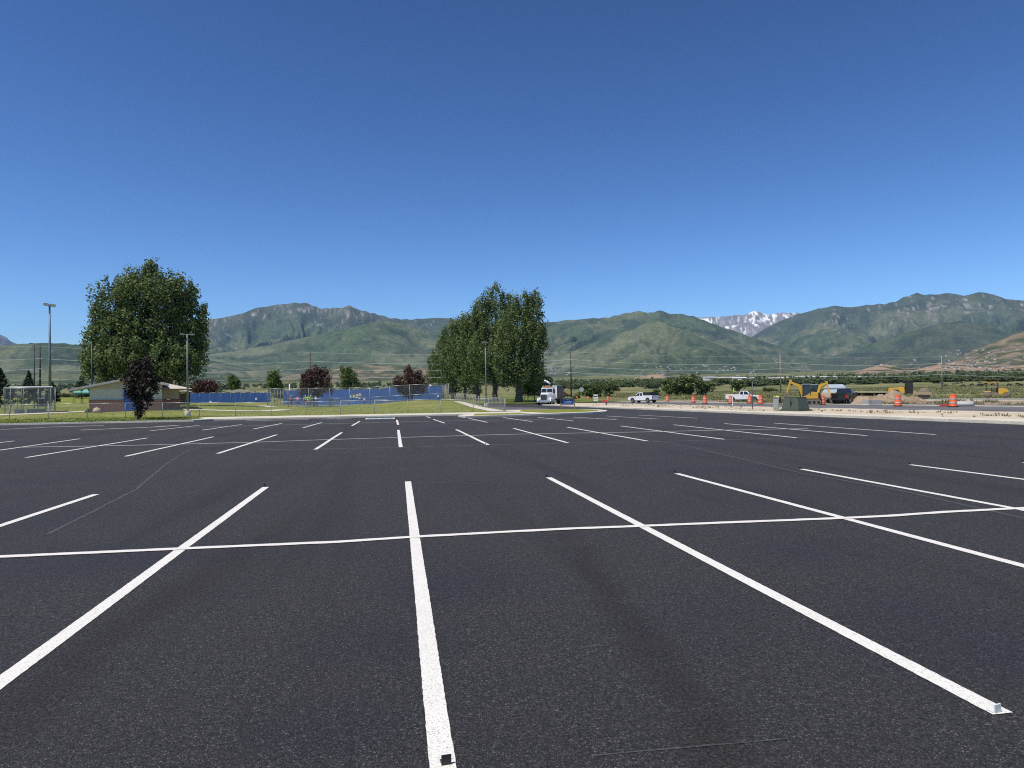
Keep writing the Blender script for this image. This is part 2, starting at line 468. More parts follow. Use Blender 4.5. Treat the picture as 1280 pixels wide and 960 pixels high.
# ------------------------------------------------------------------ mesh helpers
class MB:
    """collects shapes into one mesh"""

    def __init__(s):
        s.v, s.f = [], []

    def add(s, vs, fs, mat=None):
        o = len(s.v)
        for p in vs:
            p = Vector(p)
            s.v.append(tuple(mat @ p) if mat is not None else tuple(p))
        s.f += [tuple(i + o for i in f) for f in fs]
        return s

    def box(s, c, d, rot=None, taper=(1, 1), shift=(0, 0)):
        x, y, z = d[0] / 2, d[1] / 2, d[2] / 2
        tx, ty = taper
        vs = [(-x, -y, -z), (x, -y, -z), (x, y, -z), (-x, y, -z)] + [(a * tx + shift[0], b * ty + shift[1], z) for a, b in ((-x, -y), (x, -y), (x, y), (-x, y))]
        fs = [(3, 2, 1, 0), (4, 5, 6, 7), (0, 1, 5, 4), (1, 2, 6, 5), (2, 3, 7, 6), (3, 0, 4, 7)]
        m = Matrix.Translation(c)
        if rot is not None:
            m = m @ rot
        return s.add(vs, fs, m)

    def prism(s, poly, w, axis='y', c=(0, 0, 0), top=1.0):
        """poly of (x,z) extruded along y by w (centred)"""
        n = len(poly)
        a, b = -w / 2, w / 2
        vs = [(p[0], a, p[1]) for p in poly] + [(p[0], b, p[1]) for p in poly]
        fs = [tuple(range(n)), tuple(range(2 * n - 1, n - 1, -1))] + [(i, i + n, (i + 1) % n + n, (i + 1) % n) for i in range(n)]
        m = Matrix.Translation(c)
        if axis == 'x':
            m = m @ Matrix.Rotation(-math.pi / 2, 4, 'Z')
        return s.add(vs, fs, m)

    def tube(s, p0, p1, r0, r1=None, n=8, caps=True):
        r1 = r0 if r1 is None else r1
        p0, p1 = Vector(p0), Vector(p1)
        d = (p1 - p0)
        if d.length < 1e-6:
            return s
        q = d.to_track_quat('Z', 'Y').to_matrix()
        o = len(s.v)
        for p, r in ((p0, r0), (p1, r1)):
            for k in range(n):
                a = 2 * math.pi * k / n
                s.v.append(tuple(p + q @ Vector((math.cos(a) * r, math.sin(a) * r, 0))))
        s.f += [(o + k, o + (k + 1) % n, o + n + (k + 1) % n, o + n + k) for k in range(n)]
        if caps:
            s.f += [tuple(o + k for k in range(n - 1, -1, -1)), tuple(o + n + k for k in range(n))]
        return s

    def path(s, pts, rs, n=6):
        for i in range(len(pts) - 1):
            s.tube(pts[i], pts[i + 1], rs[i], rs[i + 1], n)
        return s

    def lathe(s, prof, n=16, c=(0, 0, 0), rot=None):
        """prof of (r,z)"""
        vs, fs = [], []
        for r, z in prof:
            for k in range(n):
                a = 2 * math.pi * k / n
                vs.append((r * math.cos(a), r * math.sin(a), z))
        for i in range(len(prof) - 1):
            for k in range(n):
                fs.append((i * n + k, i * n + (k + 1) % n, (i + 1) * n + (k + 1) % n, (i + 1) * n + k))
        fs.append(tuple(range(n - 1, -1, -1)))
        fs.append(tuple((len(prof) - 1) * n + k for k in range(n)))
        m = Matrix.Translation(c)
        if rot is not None:
            m = m @ rot
        return s.add(vs, fs, m)

    def build(s, name, mat, parent=None, smooth=False, bevel=0.0, loc=None):
        me = bpy.data.meshes.new(name)
        me.from_pydata(s.v, [], s.f)
        me.validate()
        me.update()
        bm = bmesh.new(); bm.from_mesh(me)
        bmesh.ops.recalc_face_normals(bm, faces=bm.faces[:])
        if bevel:
            es = [e for e in bm.edges if len(e.link_faces) == 2 and e.calc_face_angle(0) > 0.6]
            bmesh.ops.bevel(bm, geom=es, offset=bevel, segments=2, affect='EDGES', clamp_overlap=True)
        bm.to_mesh(me); bm.free()
        me.materials.append(M[mat] if isinstance(mat, str) else mat)
        if smooth:
            me.polygons.foreach_set('use_smooth', [True] * len(me.polygons))
        o = bpy.data.objects.new(name, me)
        COL.objects.link(o)
        if parent is not None:
            o.parent = parent
        if loc is not None:
            o.location = loc
        return o


def tag(o, label=None, cat=None, group=None, kind=None):
    if label: o['label'] = label
    if cat: o['category'] = cat
    if group: o['group'] = group
    if kind: o['kind'] = kind
    return o


def empty(name, loc, rz=0.0, label=None, cat=None, group=None):
    o = bpy.data.objects.new(name, None)
    o.empty_display_size = 0.3
    COL.objects.link(o)
    o.location = loc
    o.rotation_euler = (0, 0, rz)
    return tag(o, label, cat, group)


def copy_tree(o, parent=None):
    c = o.copy()
    COL.objects.link(c)
    c.parent = parent
    for ch in list(o.children):
        copy_tree(ch, c)
    return c


def np_mesh(name, V, F, mat, attr=None, attr_name='tint', smooth=False, parent=None, kind=None):
    """fast mesh from numpy; F is (n,4) or (n,3)"""
    me = bpy.data.meshes.new(name)
    V = np.asarray(V, np.float32); F = np.asarray(F, np.int32)
    k = F.shape[1]
    me.vertices.add(len(V)); me.vertices.foreach_set('co', V.ravel())
    me.loops.add(F.size); me.loops.foreach_set('vertex_index', F.ravel())
    me.polygons.add(len(F))
    me.polygons.foreach_set('loop_start', np.arange(0, F.size, k, dtype=np.int32))
    if smooth:
        me.polygons.foreach_set('use_smooth', np.ones(len(F), bool))
    me.update(calc_edges=True)
    if attr is not None:
        attr = np.asarray(attr, np.float32)
        if attr.ndim == 1:
            a = me.attributes.new(attr_name, 'FLOAT', 'POINT'); a.data.foreach_set('value', attr)
        else:
            a = me.color_attributes.new(attr_name, 'FLOAT_COLOR', 'POINT')
            a.data.foreach_set('color', np.concatenate([attr, np.ones((len(attr), 1), np.float32)], 1).ravel())
    me.materials.append(M[mat] if isinstance(mat, str) else mat)
    o = bpy.data.objects.new(name, me)
    COL.objects.link(o)
    if parent is not None: o.parent = parent
    if kind: o['kind'] = kind
    return o


def sheet(name, pts, z, mat, parent=None, kind='structure', zf=None, cell=None, skirt=0.0):
    """a flat polygon sheet with an optional skirt down its edge (kerb face)"""
    bm = bmesh.new()
    vs = [bm.verts.new((p[0], p[1], z)) for p in pts]
    f = bm.faces.new(vs)
    if f.normal.z < 0: f.normal_flip()
    bm.normal_update()
    if f.normal.z < 0:
        bmesh.ops.reverse_faces(bm, faces=[f])
    if skirt:
        n = len(vs)
        lo = [bm.verts.new((p[0], p[1], z - skirt)) for p in pts]
        for i in range(n):
            bm.faces.new((vs[i], vs[(i + 1) % n], lo[(i + 1) % n], lo[i]))
    me = bpy.data.meshes.new(name)
    bmesh.ops.triangulate(bm, faces=[g for g in bm.faces if len(g.verts) > 4])
    bm.to_mesh(me); bm.free()
    me.materials.append(M[mat])
    o = bpy.data.objects.new(name, me)
    COL.objects.link(o)
    if parent is not None: o.parent = parent
    elif kind: o['kind'] = kind
    return o


def grid_sheet(name, x0, x1, y0, y1, nx, ny, zf, mat, mask=None, kind='structure', attr=None):
    xs, ys = np.linspace(x0, x1, nx), np.linspace(y0, y1, ny)
    X, Y = np.meshgrid(xs, ys)
    Z = zf(X, Y)
    idx = np.arange(nx * ny).reshape(ny, nx)
    F = np.stack([idx[:-1, :-1], idx[:-1, 1:], idx[1:, 1:], idx[1:, :-1]], -1).reshape(-1, 4)
    if mask is not None:
        cx, cy = (X[:-1, :-1] + X[1:, 1:]) / 2, (Y[:-1, :-1] + Y[1:, 1:]) / 2
        F = F[mask(cx, cy).ravel()]
    return np_mesh(name, np.stack([X, Y, Z], -1).reshape(-1, 3), F, mat, smooth=True, kind=kind)


# ------------------------------------------------------------------ the land: valley floor and mountains
def land(x, y):
    r = np.hypot(x, y)
    rr = np.minimum(r, 3000.0)
    z = 0.0115 * np.maximum(rr - 150, 0) + 6e-6 * np.maximum(rr - 300, 0) ** 2
    z = z + np.where(r > 170, fbm(x / 160.0, y / 160.0, 3, 5) * np.clip((r - 170) / 900.0, 0, 1) * 2.0, 0)
    return z - 0.10


def px_az(px, py):
    r = ray(px, py)
    return math.atan2(r.x, r.y), r.z / math.hypot(r.x, r.y)


RIDGES = [
    # distance, front width, spur spacing, spur depth, kind, crest pixels
    (16500, 5200, 1500, 0.20, 'snow', [(800, 410), (850, 398), (870, 395.5), (880, 396), (895, 395), (915, 394), (930, 393), (937, 389.5), (941, 388), (948, 389), (955, 392), (962, 394), (972, 391), (980, 389.5), (990, 390.5), (1000, 391), (1030, 398), (1080, 410)]),
    (15000, 5000, 1500, 0.20, 'rock', [(-160, 405), (-60, 412), (-20, 411), (-6, 414), (2, 419), (8, 421.5), (12, 425), (20, 429), (40, 436), (90, 450)]),
    (9500, 3900, 900, 0.23, 'high', [(60, 440), (120, 425), (180, 412), (230, 404), (258, 399.5), (290, 394), (305, 389.5), (320, 385), (335, 381.5), (352, 379), (372, 378), (380, 378), (388, 380), (398, 384.5), (408, 385), (420, 384), (430, 383.5), (436, 381), (442, 384), (450, 387), (462, 390), (476, 393.5), (488, 397), (498, 398), (512, 399), (530, 397.5), (555, 396.5), (572, 399), (600, 403), (640, 405), (690, 406), (740, 415), (800, 430)]),
    (6600, 2700, 800, 0.22, 'green', [(200, 452), (260, 443), (310, 436), (350, 428), (390, 420), (430, 411), (455, 405), (472, 402), (486, 401), (500, 404), (520, 410), (545, 418), (580, 430), (640, 446), (700, 462)]),
    (7600, 3200, 800, 0.23, 'green', [(560, 430), (600, 416), (640, 407), (680, 402.5), (710, 400), (735, 398), (760, 396.5), (776, 392.5), (790, 389.5), (803, 388.5), (810, 391), (816, 389.5), (824, 388), (830, 389), (836, 391), (850, 392), (865, 394.5), (880, 400), (905, 409), (940, 421), (975, 433), (1010, 443), (1060, 456)]),
    (5600, 2200, 650, 0.24, 'green', [(660, 462), (700, 447), (735, 431), (765, 419), (790, 409), (808, 403), (822, 401), (834, 403.5), (850, 410), (872, 420), (900, 432), (940, 446), (990, 460)]),
    (10500, 4300, 950, 0.22, 'high', [(900, 446), (930, 427), (955, 411), (978, 400), (995, 393), (1010, 388.5), (1022, 386), (1032, 383.5), (1045, 382), (1060, 383), (1075, 382), (1090, 380), (1105, 379.5), (1118, 377), (1130, 371), (1138, 368), (1146, 366), (1153, 367.5), (1162, 367), (1170, 368), (1183, 366.2), (1195, 367), (1205, 368.5), (1222, 365), (1232, 366), (1242, 368), (1258, 374), (1280, 375.5), (1320, 372), (1380, 380), (1460, 400)]),
    (6800, 2900, 750, 0.25, 'dark', [(985, 462), (1020, 452), (1060, 440), (1100, 426), (1130, 416), (1160, 408), (1188, 402), (1205, 401), (1222, 403.5), (1240, 409), (1262, 418), (1300, 424), (1360, 420), (1440, 430)]),
    (3500, 1100, 330, 0.24, 'scrub', [(1170, 462), (1200, 448), (1225, 434), (1245, 426), (1265, 418.5), (1285, 412), (1320, 405), (1380, 400), (1460, 405)]),
    (2700, 600, 260, 0.20, 'tan', [(1030, 470), (1050, 465), (1066, 461), (1082, 456), (1096, 452.5), (1108, 451), (1118, 453), (1130, 457), (1142, 457), (1158, 453), (1180, 448.5), (1200, 449), (1220, 453), (1240, 452), (1262, 449), (1290, 446), (1340, 446), (1400, 455)]),
    (2350, 420, 240, 0.14, 'knoll', [(735, 478), (758, 474.5), (775, 469.5), (790, 465), (802, 461.5), (815, 458.8), (826, 458.3), (838, 460), (850, 463), (866, 467), (885, 472), (910, 478)]),
    (5200, 1900, 520, 0.24, 'green', [(-220, 440), (-120, 430), (-50, 431), (0, 432), (20, 430.5), (40, 428.5), (62, 428), (85, 429.5), (105, 432.5), (140, 436), (190, 440), (240, 446), (290, 456), (340, 466)]),
    (3600, 900, 300, 0.22, 'scrub', [(330, 476), (370, 468), (410, 461), (450, 456), (490, 456), (520, 459), (560, 466), (610, 474)]),
    (3300, 800, 300, 0.22, 'green', [(-200, 466), (-60, 465), (40, 466), (110, 468), (200, 470), (300, 474), (360, 480)]),
]


def mountain_heights(X, Y):
    r = np.hypot(X, Y)
    az = np.arctan2(X, Y)
    base = land(X, Y)
    best = np.array(base, copy=True)
    which = np.full(X.shape, -1)
    crest = np.zeros(X.shape)
    gully = np.zeros(X.shape)
    wx, wy = fbm(X / 1900, Y / 1900, 3, 41), fbm(X / 1900, Y / 1900, 3, 42)
    for i, (D, W, lam, dep, kd, pts) in enumerate(RIDGES):
        aa, tt = zip(*[px_az(*p) for p in pts])
        aa, tt = np.array(aa), np.array(tt)
        ext = 0.06
        aa = np.concatenate([[aa[0] - ext], aa, [aa[-1] + ext]])
        tt = np.concatenate([[0.0], tt, [0.0]])
        Dv = D * (1 + 0.05 * perlin(az * 9.0, az * 0 + i * 3.7, 60 + i))
        tan_e = np.interp(az, aa, tt)
        H = CAM_H + tan_e * Dv
        rel = np.maximum(H - 75.0, 0)
        u = (Dv - r) / W
        v = -u * 1.15
        s = az * D
        wu = np.clip(u, 0, 1)
        sw = s + wx * lam * 0.9 + (r - Dv) * 0.12 * (1 if i % 2 else -1)
        n1 = perlin(sw / lam, wu * 0.9 + i, 70 + i) + 0.12 * wy
        n2 = perlin(sw / (lam * 0.40) + wx, wu * 2.0 + wy, 90 + i)
        n3 = perlin(sw / (lam * 0.17) + wx * 2, wu * 4.5 + wy * 2, 110 + i)
        g1 = 1 - np.minimum(1, np.abs(n1) * 2.6)
        g2 = 1 - np.minimum(1, np.abs(n2) * 2.6)
        g3 = 1 - np.minimum(1, np.abs(n3) * 2.6)
        bell = np.clip(wu * 4.5, 0, 1) * (1 - wu) ** 0.8
        f = np.where(u >= 0, (1 - wu) ** 1.22, np.clip(1 - v, 0, 1) ** 1.1)
        carve = rel * dep * bell * (1.15 * g1 + 0.7 * g2 + 0.36 * g3)
        h = rel * f - carve + rel * 0.010 * fbm(X / 130.0, Y / 130.0, 3, 130 + i) * np.clip(np.abs(u) * 12, 0.25, 1)
        h = np.where((u < 1) & (v < 1) & (rel > 0), h, -50)
        tot = base + h
        m = tot > best
        best = np.where(m, tot, best)
        which = np.where(m, i, which)
        crest = np.where(m, np.clip(h / np.maximum(rel, 1), 0, 1), crest)
        gully = np.where(m, g1 * 0.6 + g2 * 0.4, gully)
    return best, which, crest, gully


def mix3(a, b, t):
    return a * (1 - t[..., None]) + np.asarray(b) * t[..., None]


def terrain_colour(X, Y, which, crest, gully, Z):
    n1 = fbm(X / 900.0, Y / 900.0, 5, 201)
    n2 = fbm(X / 260.0, Y / 260.0, 4, 221)
    n3 = fbm(X / 95.0, Y / 95.0, 3, 241)
    n4 = fbm(X / 48.0, Y / 140.0, 3, 261)
    c = np.zeros(X.shape + (3,)) + np.array((0.100, 0.118, 0.052))          # meadow of the valley
    kinds = [k[4] for k in RIDGES]
    kn = np.array([{'snow': 0, 'rock': 1, 'high': 2, 'green': 3, 'dark': 4, 'scrub': 5, 'tan': 6, 'knoll': 7}[k] for k in kinds])
    kk = np.where(which >= 0, kn[np.maximum(which, 0)], -1)
    hill = kk >= 0
    g = mix3(np.zeros_like(c) + (0.060, 0.088, 0.040), (0.098, 0.116, 0.060), sstep(-0.25, 0.3, n1))
    g = mix3(g, (0.034, 0.056, 0.030), sstep(0.05, 0.35, n2 + 0.35 * gully - 0.12) * 0.75)
    g = mix3(g, (0.165, 0.150, 0.098), sstep(0.22, 0.42, n3 - 0.25 * gully + 0.35 * n1) * 0.7 * (1 - 0.5 * crest))
    c = np.where(hill[..., None], g, c)
    rock = mix3(np.zeros_like(c) + (0.14, 0.135, 0.128), (0.25, 0.235, 0.215), sstep(-0.1, 0.35, n3))
    hi = sstep(0.60, 0.90, crest + 0.30 * n2 + 0.14 * n3)
    c = np.where((kk == 2)[..., None], mix3(c, (0.050, 0.064, 0.044), hi * 0.7), c)
    rk = (hi * sstep(0.12, 0.42, n4 + 0.5 * n1 + 0.25 * n3 - 0.2 * gully) * 0.75)[..., None]
    c = np.where((kk == 2)[..., None], c * (1 - rk) + rock * rk, c)
    c = np.where((kk == 1)[..., None], rock * 0.8, c)
    snow = sstep(0.74, 0.92, crest * 0.75 + 0.8 * n2 + 0.9 * n3 + 0.35 * n4 - 0.2 * gully)
    c = np.where((kk == 0)[..., None], mix3(rock * 1.1, (0.74, 0.75, 0.78), snow * 0.9), c)
    c = np.where((kk == 4)[..., None], mix3(c, (0.036, 0.052, 0.040), sstep(-0.2, 0.3, n1 + 0.3) * 0.6), c)
    tan = mix3(np.zeros_like(c) + (0.33, 0.235, 0.165), (0.25, 0.19, 0.13), sstep(-0.2, 0.3, n2))
    tan = mix3(tan, (0.055, 0.078, 0.036), sstep(0.12, 0.3, n3 + 0.5 * gully - 0.12))
    c = np.where((kk == 6)[..., None], tan, c)
    sc = mix3(np.zeros_like(c) + (0.20, 0.165, 0.115), (0.075, 0.092, 0.05), sstep(-0.12, 0.2, n3 + 0.3 * n2 + 0.3 * gully - 0.1))
    c = np.where((kk == 5)[..., None], sc, c)
    az = np.arctan2(X, Y)
    right_side = sstep(px_az(822, 470)[0], px_az(836, 470)[0], az + 0.01 * n3)
    kn_c = mix3(mix3(np.zeros_like(c) + (0.31, 0.225, 0.145), (0.22, 0.17, 0.11), sstep(-0.1, 0.35, n3)), (0.052, 0.074, 0.034), np.clip(right_side * sstep(-0.35, 0.15, n2 + 0.3), 0, 1) * 0.9)
    kn_c = mix3(kn_c, (0.06, 0.08, 0.04), sstep(0.30, 0.4, n3) * 0.6)
    c = np.where((kk == 7)[..., None], kn_c, c)
    # fields of the valley floor
    fld = mix3(np.zeros_like(c) + (0.115, 0.135, 0.060), (0.185, 0.185, 0.10), sstep(-0.2, 0.3, fbm(X / 420, Y / 120, 3, 251)))
    c = np.where(hill[..., None], c, fld)
    g_ = c.mean(-1, keepdims=True)
    c = np.where((hill & (kk < 5))[..., None], (c * 0.80 + g_ * 0.20) * 1.30, c)      # grey-green sage tone of dry scrub
    return np.clip(c, 0, 1)


def polar_sheet(name, a0, a1, na, rs, mat, heights):
    az = np.linspace(a0, a1, na)
    A, Rr = np.meshgrid(az, rs)
    X, Y = Rr * np.sin(A), Rr * np.cos(A)
    Z, colr = heights(X, Y)
    nr = len(rs)
    idx = np.arange(nr * na).reshape(nr, na)
    F = np.stack([idx[:-1, :-1], idx[1:, :-1], idx[1:, 1:], idx[:-1, 1:]], -1).reshape(-1, 4)[:, ::-1]
    return np_mesh(name, np.stack([X, Y, Z], -1).reshape(-1, 3), F, mat, colr.reshape(-1, 3), 'albedo', True, kind='structure')


def heights_hills(X, Y):
    b, w, cr, gu = mountain_heights(X, Y)
    return b, terrain_colour(X, Y, w, cr, gu, b)


def heights_valley(X, Y):
    Z = land(X, Y)
    n1 = fbm(X / 60, Y / 22, 4, 301); n2 = fbm(X / 9, Y / 5, 3, 302)
    c = mix3(np.zeros(X.shape + (3,)) + (0.130, 0.145, 0.060), (0.225, 0.215, 0.115), sstep(-0.25, 0.3, n1))
    c = mix3(c, (0.055, 0.070, 0.030), sstep(0.1, 0.4, n2) * 0.6)
    return Z, c


polar_sheet('ground', -math.pi, math.pi, 420, np.concatenate([[0.0], np.geomspace(6, 1950, 120)]), 'terrain_near', heights_valley)
polar_sheet('mountains', YAW - R(47), YAW + R(47), 1250, np.concatenate([np.geomspace(1900, 3600, 90), np.geomspace(3640, 21000, 290)]), 'terrain', heights_hills)


def on_land(px, py):
    """where the pixel's ray first meets the land"""
    r = ray(px, py)
    h = math.hypot(r.x, r.y)
    ds = np.geomspace(900, 12000, 650)
    X, Y = r.x / h * ds, r.y / h * ds
    zr = CAM_H + r.z / h * ds
    zl = np.where(ds < 1925, land(X, Y), mountain_heights(X, Y)[0])
    hit = np.nonzero(zl >= zr)[0]
    if len(hit) == 0:
        return None
    k = hit[0]
    return Vector((X[k], Y[k], zl[k])), ds[k]


# the air of the valley
hz = MB().box((2500, 6000, 1000 - 1.6), (36000, 34000, 2000)).build('haze', 'black')
hz.data.materials.clear()
hm = bpy.data.materials.new('thin_valley_haze'); hm.use_nodes = True
hm.node_tree.nodes.clear()
hv = hm.node_tree.nodes.new('ShaderNodeVolumePrincipled')
hv.inputs['Color'].default_value = (0.30, 0.56, 1.0, 1)
hv.inputs['Density'].default_value = 3.0e-5
hv.inputs['Anisotropy'].default_value = 0.1
ho = hm.node_tree.nodes.new('ShaderNodeOutputMaterial')
hm.node_tree.links.new(hv.outputs[0], ho.inputs['Volume'])
hz.data.materials.append(hm)
tag(hz, kind='stuff')

# ------------------------------------------------------------------ lot, kerbs, lawns, road
def road_x(y, x0, k=-0.053):
    return x0 + k * (y - 45.0)


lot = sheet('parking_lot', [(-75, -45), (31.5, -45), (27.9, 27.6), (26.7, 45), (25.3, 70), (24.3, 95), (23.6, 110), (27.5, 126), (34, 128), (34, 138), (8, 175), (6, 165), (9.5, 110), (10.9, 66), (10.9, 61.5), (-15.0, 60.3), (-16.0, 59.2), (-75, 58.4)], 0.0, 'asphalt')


def strip(name, p0, p1, w, mat, z, ragged=0.0, parent=lot, seg=0.12):
    """a painted line from p0 to p1 with slightly uneven edges"""
    p0, p1 = Vector((p0[0], p0[1], 0)), Vector((p1[0], p1[1], 0))
    d = p1 - p0; L = d.length; d.normalize()
    nrm = Vector((-d.y, d.x, 0))
    n = max(2, min(320, int(L / seg)))
    vs, fs = [], []
    for i in range(n + 1):
        p = p0 + d * (L * i / n)
        wob = perlin(np.array([i * seg * 0.35]), np.array([p0.x * 3.1]), 7)[0] * ragged * 1.2
        for sgn in (-1, 1):
            e = sgn * (w / 2 + random.uniform(-1, 1) * ragged * 0.5) + wob
            q = p + nrm * e
            vs.append((q.x, q.y, z))
    for i in range(n):
        fs.append((2 * i, 2 * i + 2, 2 * i + 3, 2 * i + 1))
    b = MB(); b.add(vs, fs)
    return b.build(name, mat, parent)


STALL, X0 = 2.743, 0.274
ROW1 = (3.17, 8.53, 13.93)
far1 = {-2: (120, 618), -1: (332, 609), 0: (510, 602), 1: (686, 597), 2: (846, 592), 3: (1002, 586.5), 4: (1138, 581), 5: (1279, 578)}
mid1 = {-1: (226, 687), 0: (518.5, 671), 1: (803, 658), 2: (1056, 648), 3: (1270, 636)}
for i in range(-7, 9):
    if i in mid1:
        a, c = G(*far1[i]), G(*mid1[i])
        d = (c - a); t = (ROW1[0] - a.y) / d.y
        b_ = a + d * t
    elif i in far1:
        a = G(*far1[i]); b_ = Vector((X0 + i * STALL, ROW1[0], 0))
    else:
        a, b_ = Vector((X0 + i * STALL, ROW1[2], 0)), Vector((X0 + i * STALL, ROW1[0], 0))
    strip('stall_line', a, b_, 0.118, 'paint', 0.004, 0.0045, seg=0.04)
c0, c1 = G(0, 696.5), G(1278, 635.5)
dd = (c1 - c0) / (c1 - c0).length
pts = [(0, 696.5), (229, 686.3), (420, 678), (519, 671.5), (640, 665), (720, 661), (804, 658), (900, 654), (1056, 648), (1110, 645.5), (1180, 640.5), (1269, 636)]
gp = [c0 - dd * 16] + [G(*p) for p in pts] + [c1 + dd * 14]
cl = MB()
vs, fs = [], []
path = []
for a, b_ in zip(gp[:-1], gp[1:]):
    n = max(1, int((b_ - a).length / 0.12))
    path += [a + (b_ - a) * (k / n) for k in range(n)]
path.append(gp[-1])
for k, p in enumerate(path):
    for sgn in (-1, 1):
        vs.append((p.x, p.y + sgn * (0.062 + random.uniform(-0.007, 0.007)), 0.008))
fs = [(2 * k, 2 * k + 2, 2 * k + 3, 2 * k + 1) for k in range(len(path) - 1)]
cl.add(vs, fs).build('cross_line', 'paint', lot)

row2n = {-4: (33, 572), -3: (157, 570.5), -2: (272, 567), -1: (394, 562), 0: (501, 559), 1: (610, 556), 2: (709.5, 553.5), 3: (809, 551.3), 4: (905, 549.2), 5: (996, 547.3), 6: (1083.4, 544.6), 7: (1169.7, 543.3)}
row2f = {-5: (100, 548.5), -4: (184, 547.5), -3: (267, 546), -2: (346, 543.5), -1: (427, 540.7), 0: (498, 537.5), 1: (570.5, 537), 2: (642, 535.5), 3: (709, 534), 4: (776, 532.5), 5: (842, 531), 6: (905.5, 529.5), 7: (968, 529)}
for i in range(-9, 8):
    a = G(*row2f[i]) if i in row2f else Vector((X0 + i * STALL, 34.0, 0))
    b_ = G(*row2n[i]) if i in row2n else Vector((X0 + i * STALL, 23.1, 0))
    strip('stall_line', a, b_, 0.125, 'paint', 0.004, 0.010, seg=0.12)
cr2 = [(25, 559.3), (160, 557), (320, 553), (400, 550), (500, 547), (640, 543), (740, 541.2), (800, 540.2), (900, 537.9), (1010, 535.8)]
for a, b_ in zip(cr2[:-1], cr2[1:]):
    strip('cross_line', G(*a), G(*b_), 0.12, 'paint', 0.008, 0.012)
row3 = [((188, 538.5), (249, 531.8)), ((252.5, 537.8), (302.5, 530.6)), ((317, 536.3), (352.5, 529.3)), ((378.5, 534.8), (402, 528.3)), ((440, 532.3), (449.7, 526.5)), ((497.7, 531), (496, 525)), ((555.5, 529), (541.5, 524)), ((609.5, 528), (586, 523)), ((665.5, 527), (629, 522)), ((717.5, 526.3), (672, 521.6)), ((771, 524.6), (716.5, 521.4)), ((822, 523.8), (758, 520)), ((872, 522.8), (798, 519))]
for a, b_ in row3:
    strip('stall_line', G(*a), G(*b_), 0.125, 'paint', 0.004, 0.010, seg=0.25)
strip('stall_line', G(538, 522.6), G(533, 520.6), 0.125, 'paint_far', 0.004, 0.01)
cr3 = [(232, 534.3), (345, 531.7), (400, 530), (450, 529), (500, 527.3), (560, 526.3), (640, 525), (700, 523.7), (770, 522.6)]
for a, b_ in zip(cr3[:-1], cr3[1:]):
    strip('cross_line', G(*a), G(*b_), 0.12, 'paint_far', 0.008, 0.015)
# thin guide lines, seams and dust on the new surface
for a, b_ in (((325, 562.5), (480, 560)), ((480, 560), (640, 555.5)), ((640, 555.5), (830, 552)), ((830, 552), (1010, 547))):
    strip('chalk_line', G(*a), G(*b_), 0.05, 'paint_faint', 0.006, 0.012)
for a, b_ in (((690, 530.5), (740, 537)), ((740, 537), (860, 558)), ((860, 558), (1000, 591)), ((1000, 591), (1120, 612)), ((1120, 612), (1290, 650))):
    strip('seam_line', G(*a), G(*b_), 0.055, 'seam', 0.0025, 0.012)
for a, b_ in (((265, 553), (232, 565)), ((232, 565), (205, 582)), ((205, 582), (170, 612)), ((170, 612), (60, 668))):
    strip('tyre_scuff', G(*a), G(*b_), 0.055, 'scuff', 0.003, 0.02)
strip('tyre_scuff', G(520, 605), G(620, 600), 0.06, 'scuff', 0.003, 0.03)
strip('dust_streak', G(740, 945), G(985, 924), 0.014, 'scuff', 0.003, 0.010)
for (a, b_), w in ((((100, 537.6), (190, 534)), 0.45), (((190, 534), (222, 531.7)), 0.5), (((0, 537), (60, 534)), 0.35), (((60, 534), (130, 531.8)), 0.5)):
    strip('dust_streak', G(*a), G(*b_), w, 'sand', 0.004, 0.12)
# accessible bay emblem and hatch
pa = G(480, 523.2)
acc = sheet('bay_emblem', [(pa.x - 1.35, pa.y - 1.1), (pa.x + 0.75, pa.y - 1.1), (pa.x + 0.75, pa.y + 1.6), (pa.x - 1.35, pa.y + 1.6)], 0.004, 'paint_blue', parent=lot)
for xx in (-1.35, 0.75):
    strip('emblem_border', (pa.x + xx, pa.y - 1.2), (pa.x + xx, pa.y + 1.7), 0.13, 'paint', 0.008, 0.01)
for yy in (-1.1, 1.6):
    strip('emblem_border', (pa.x - 1.3, pa.y + yy), (pa.x + 0.7, pa.y + yy), 0.13, 'paint', 0.012, 0.01)
sy = MB()
sx, syy = pa.x - 0.3, pa.y
for k in range(20):                         # wheel of the symbol, its seat and back
    a0, a1 = R(150 + k * 13), R(150 + (k + 1) * 13)
    sy.add([(sx + 0.42 * math.cos(a), syy - 0.25 + 0.42 * math.sin(a), 0.009) for a in (a0, a1)] + [(sx + 0.56 * math.cos(a), syy - 0.25 + 0.56 * math.sin(a), 0.009) for a in (a1, a0)], [(0, 1, 2, 3)])
sy.add([(sx - 0.1, syy - 0.1, 0.0095), (sx + 0.06, syy - 0.1, 0.0095), (sx + 0.06, syy + 0.8, 0.0095), (sx - 0.1, syy + 0.8, 0.0095)], [(0, 1, 2, 3)])
sy.add([(sx, syy - 0.1, 0.010), (sx + 0.5, syy - 0.1, 0.010), (sx + 0.5, syy + 0.05, 0.010), (sx, syy + 0.05, 0.010)], [(0, 1, 2, 3)])
sy.build('wheelchair_symbol', 'paint', lot)
for k in range(4):
    p = G(402 + k * 7, 523.8)
    strip('hatch_line', (p.x, p.y - 0.8), (p.x + 0.9, p.y + 0.9), 0.16, 'paint_far', 0.004, 0.01)
p = G(345, 525.4)
strip('dust_streak', (p.x - 2.2, p.y), (p.x + 2.4, p.y + 0.3), 0.5, 'sand', 0.004, 0.15)
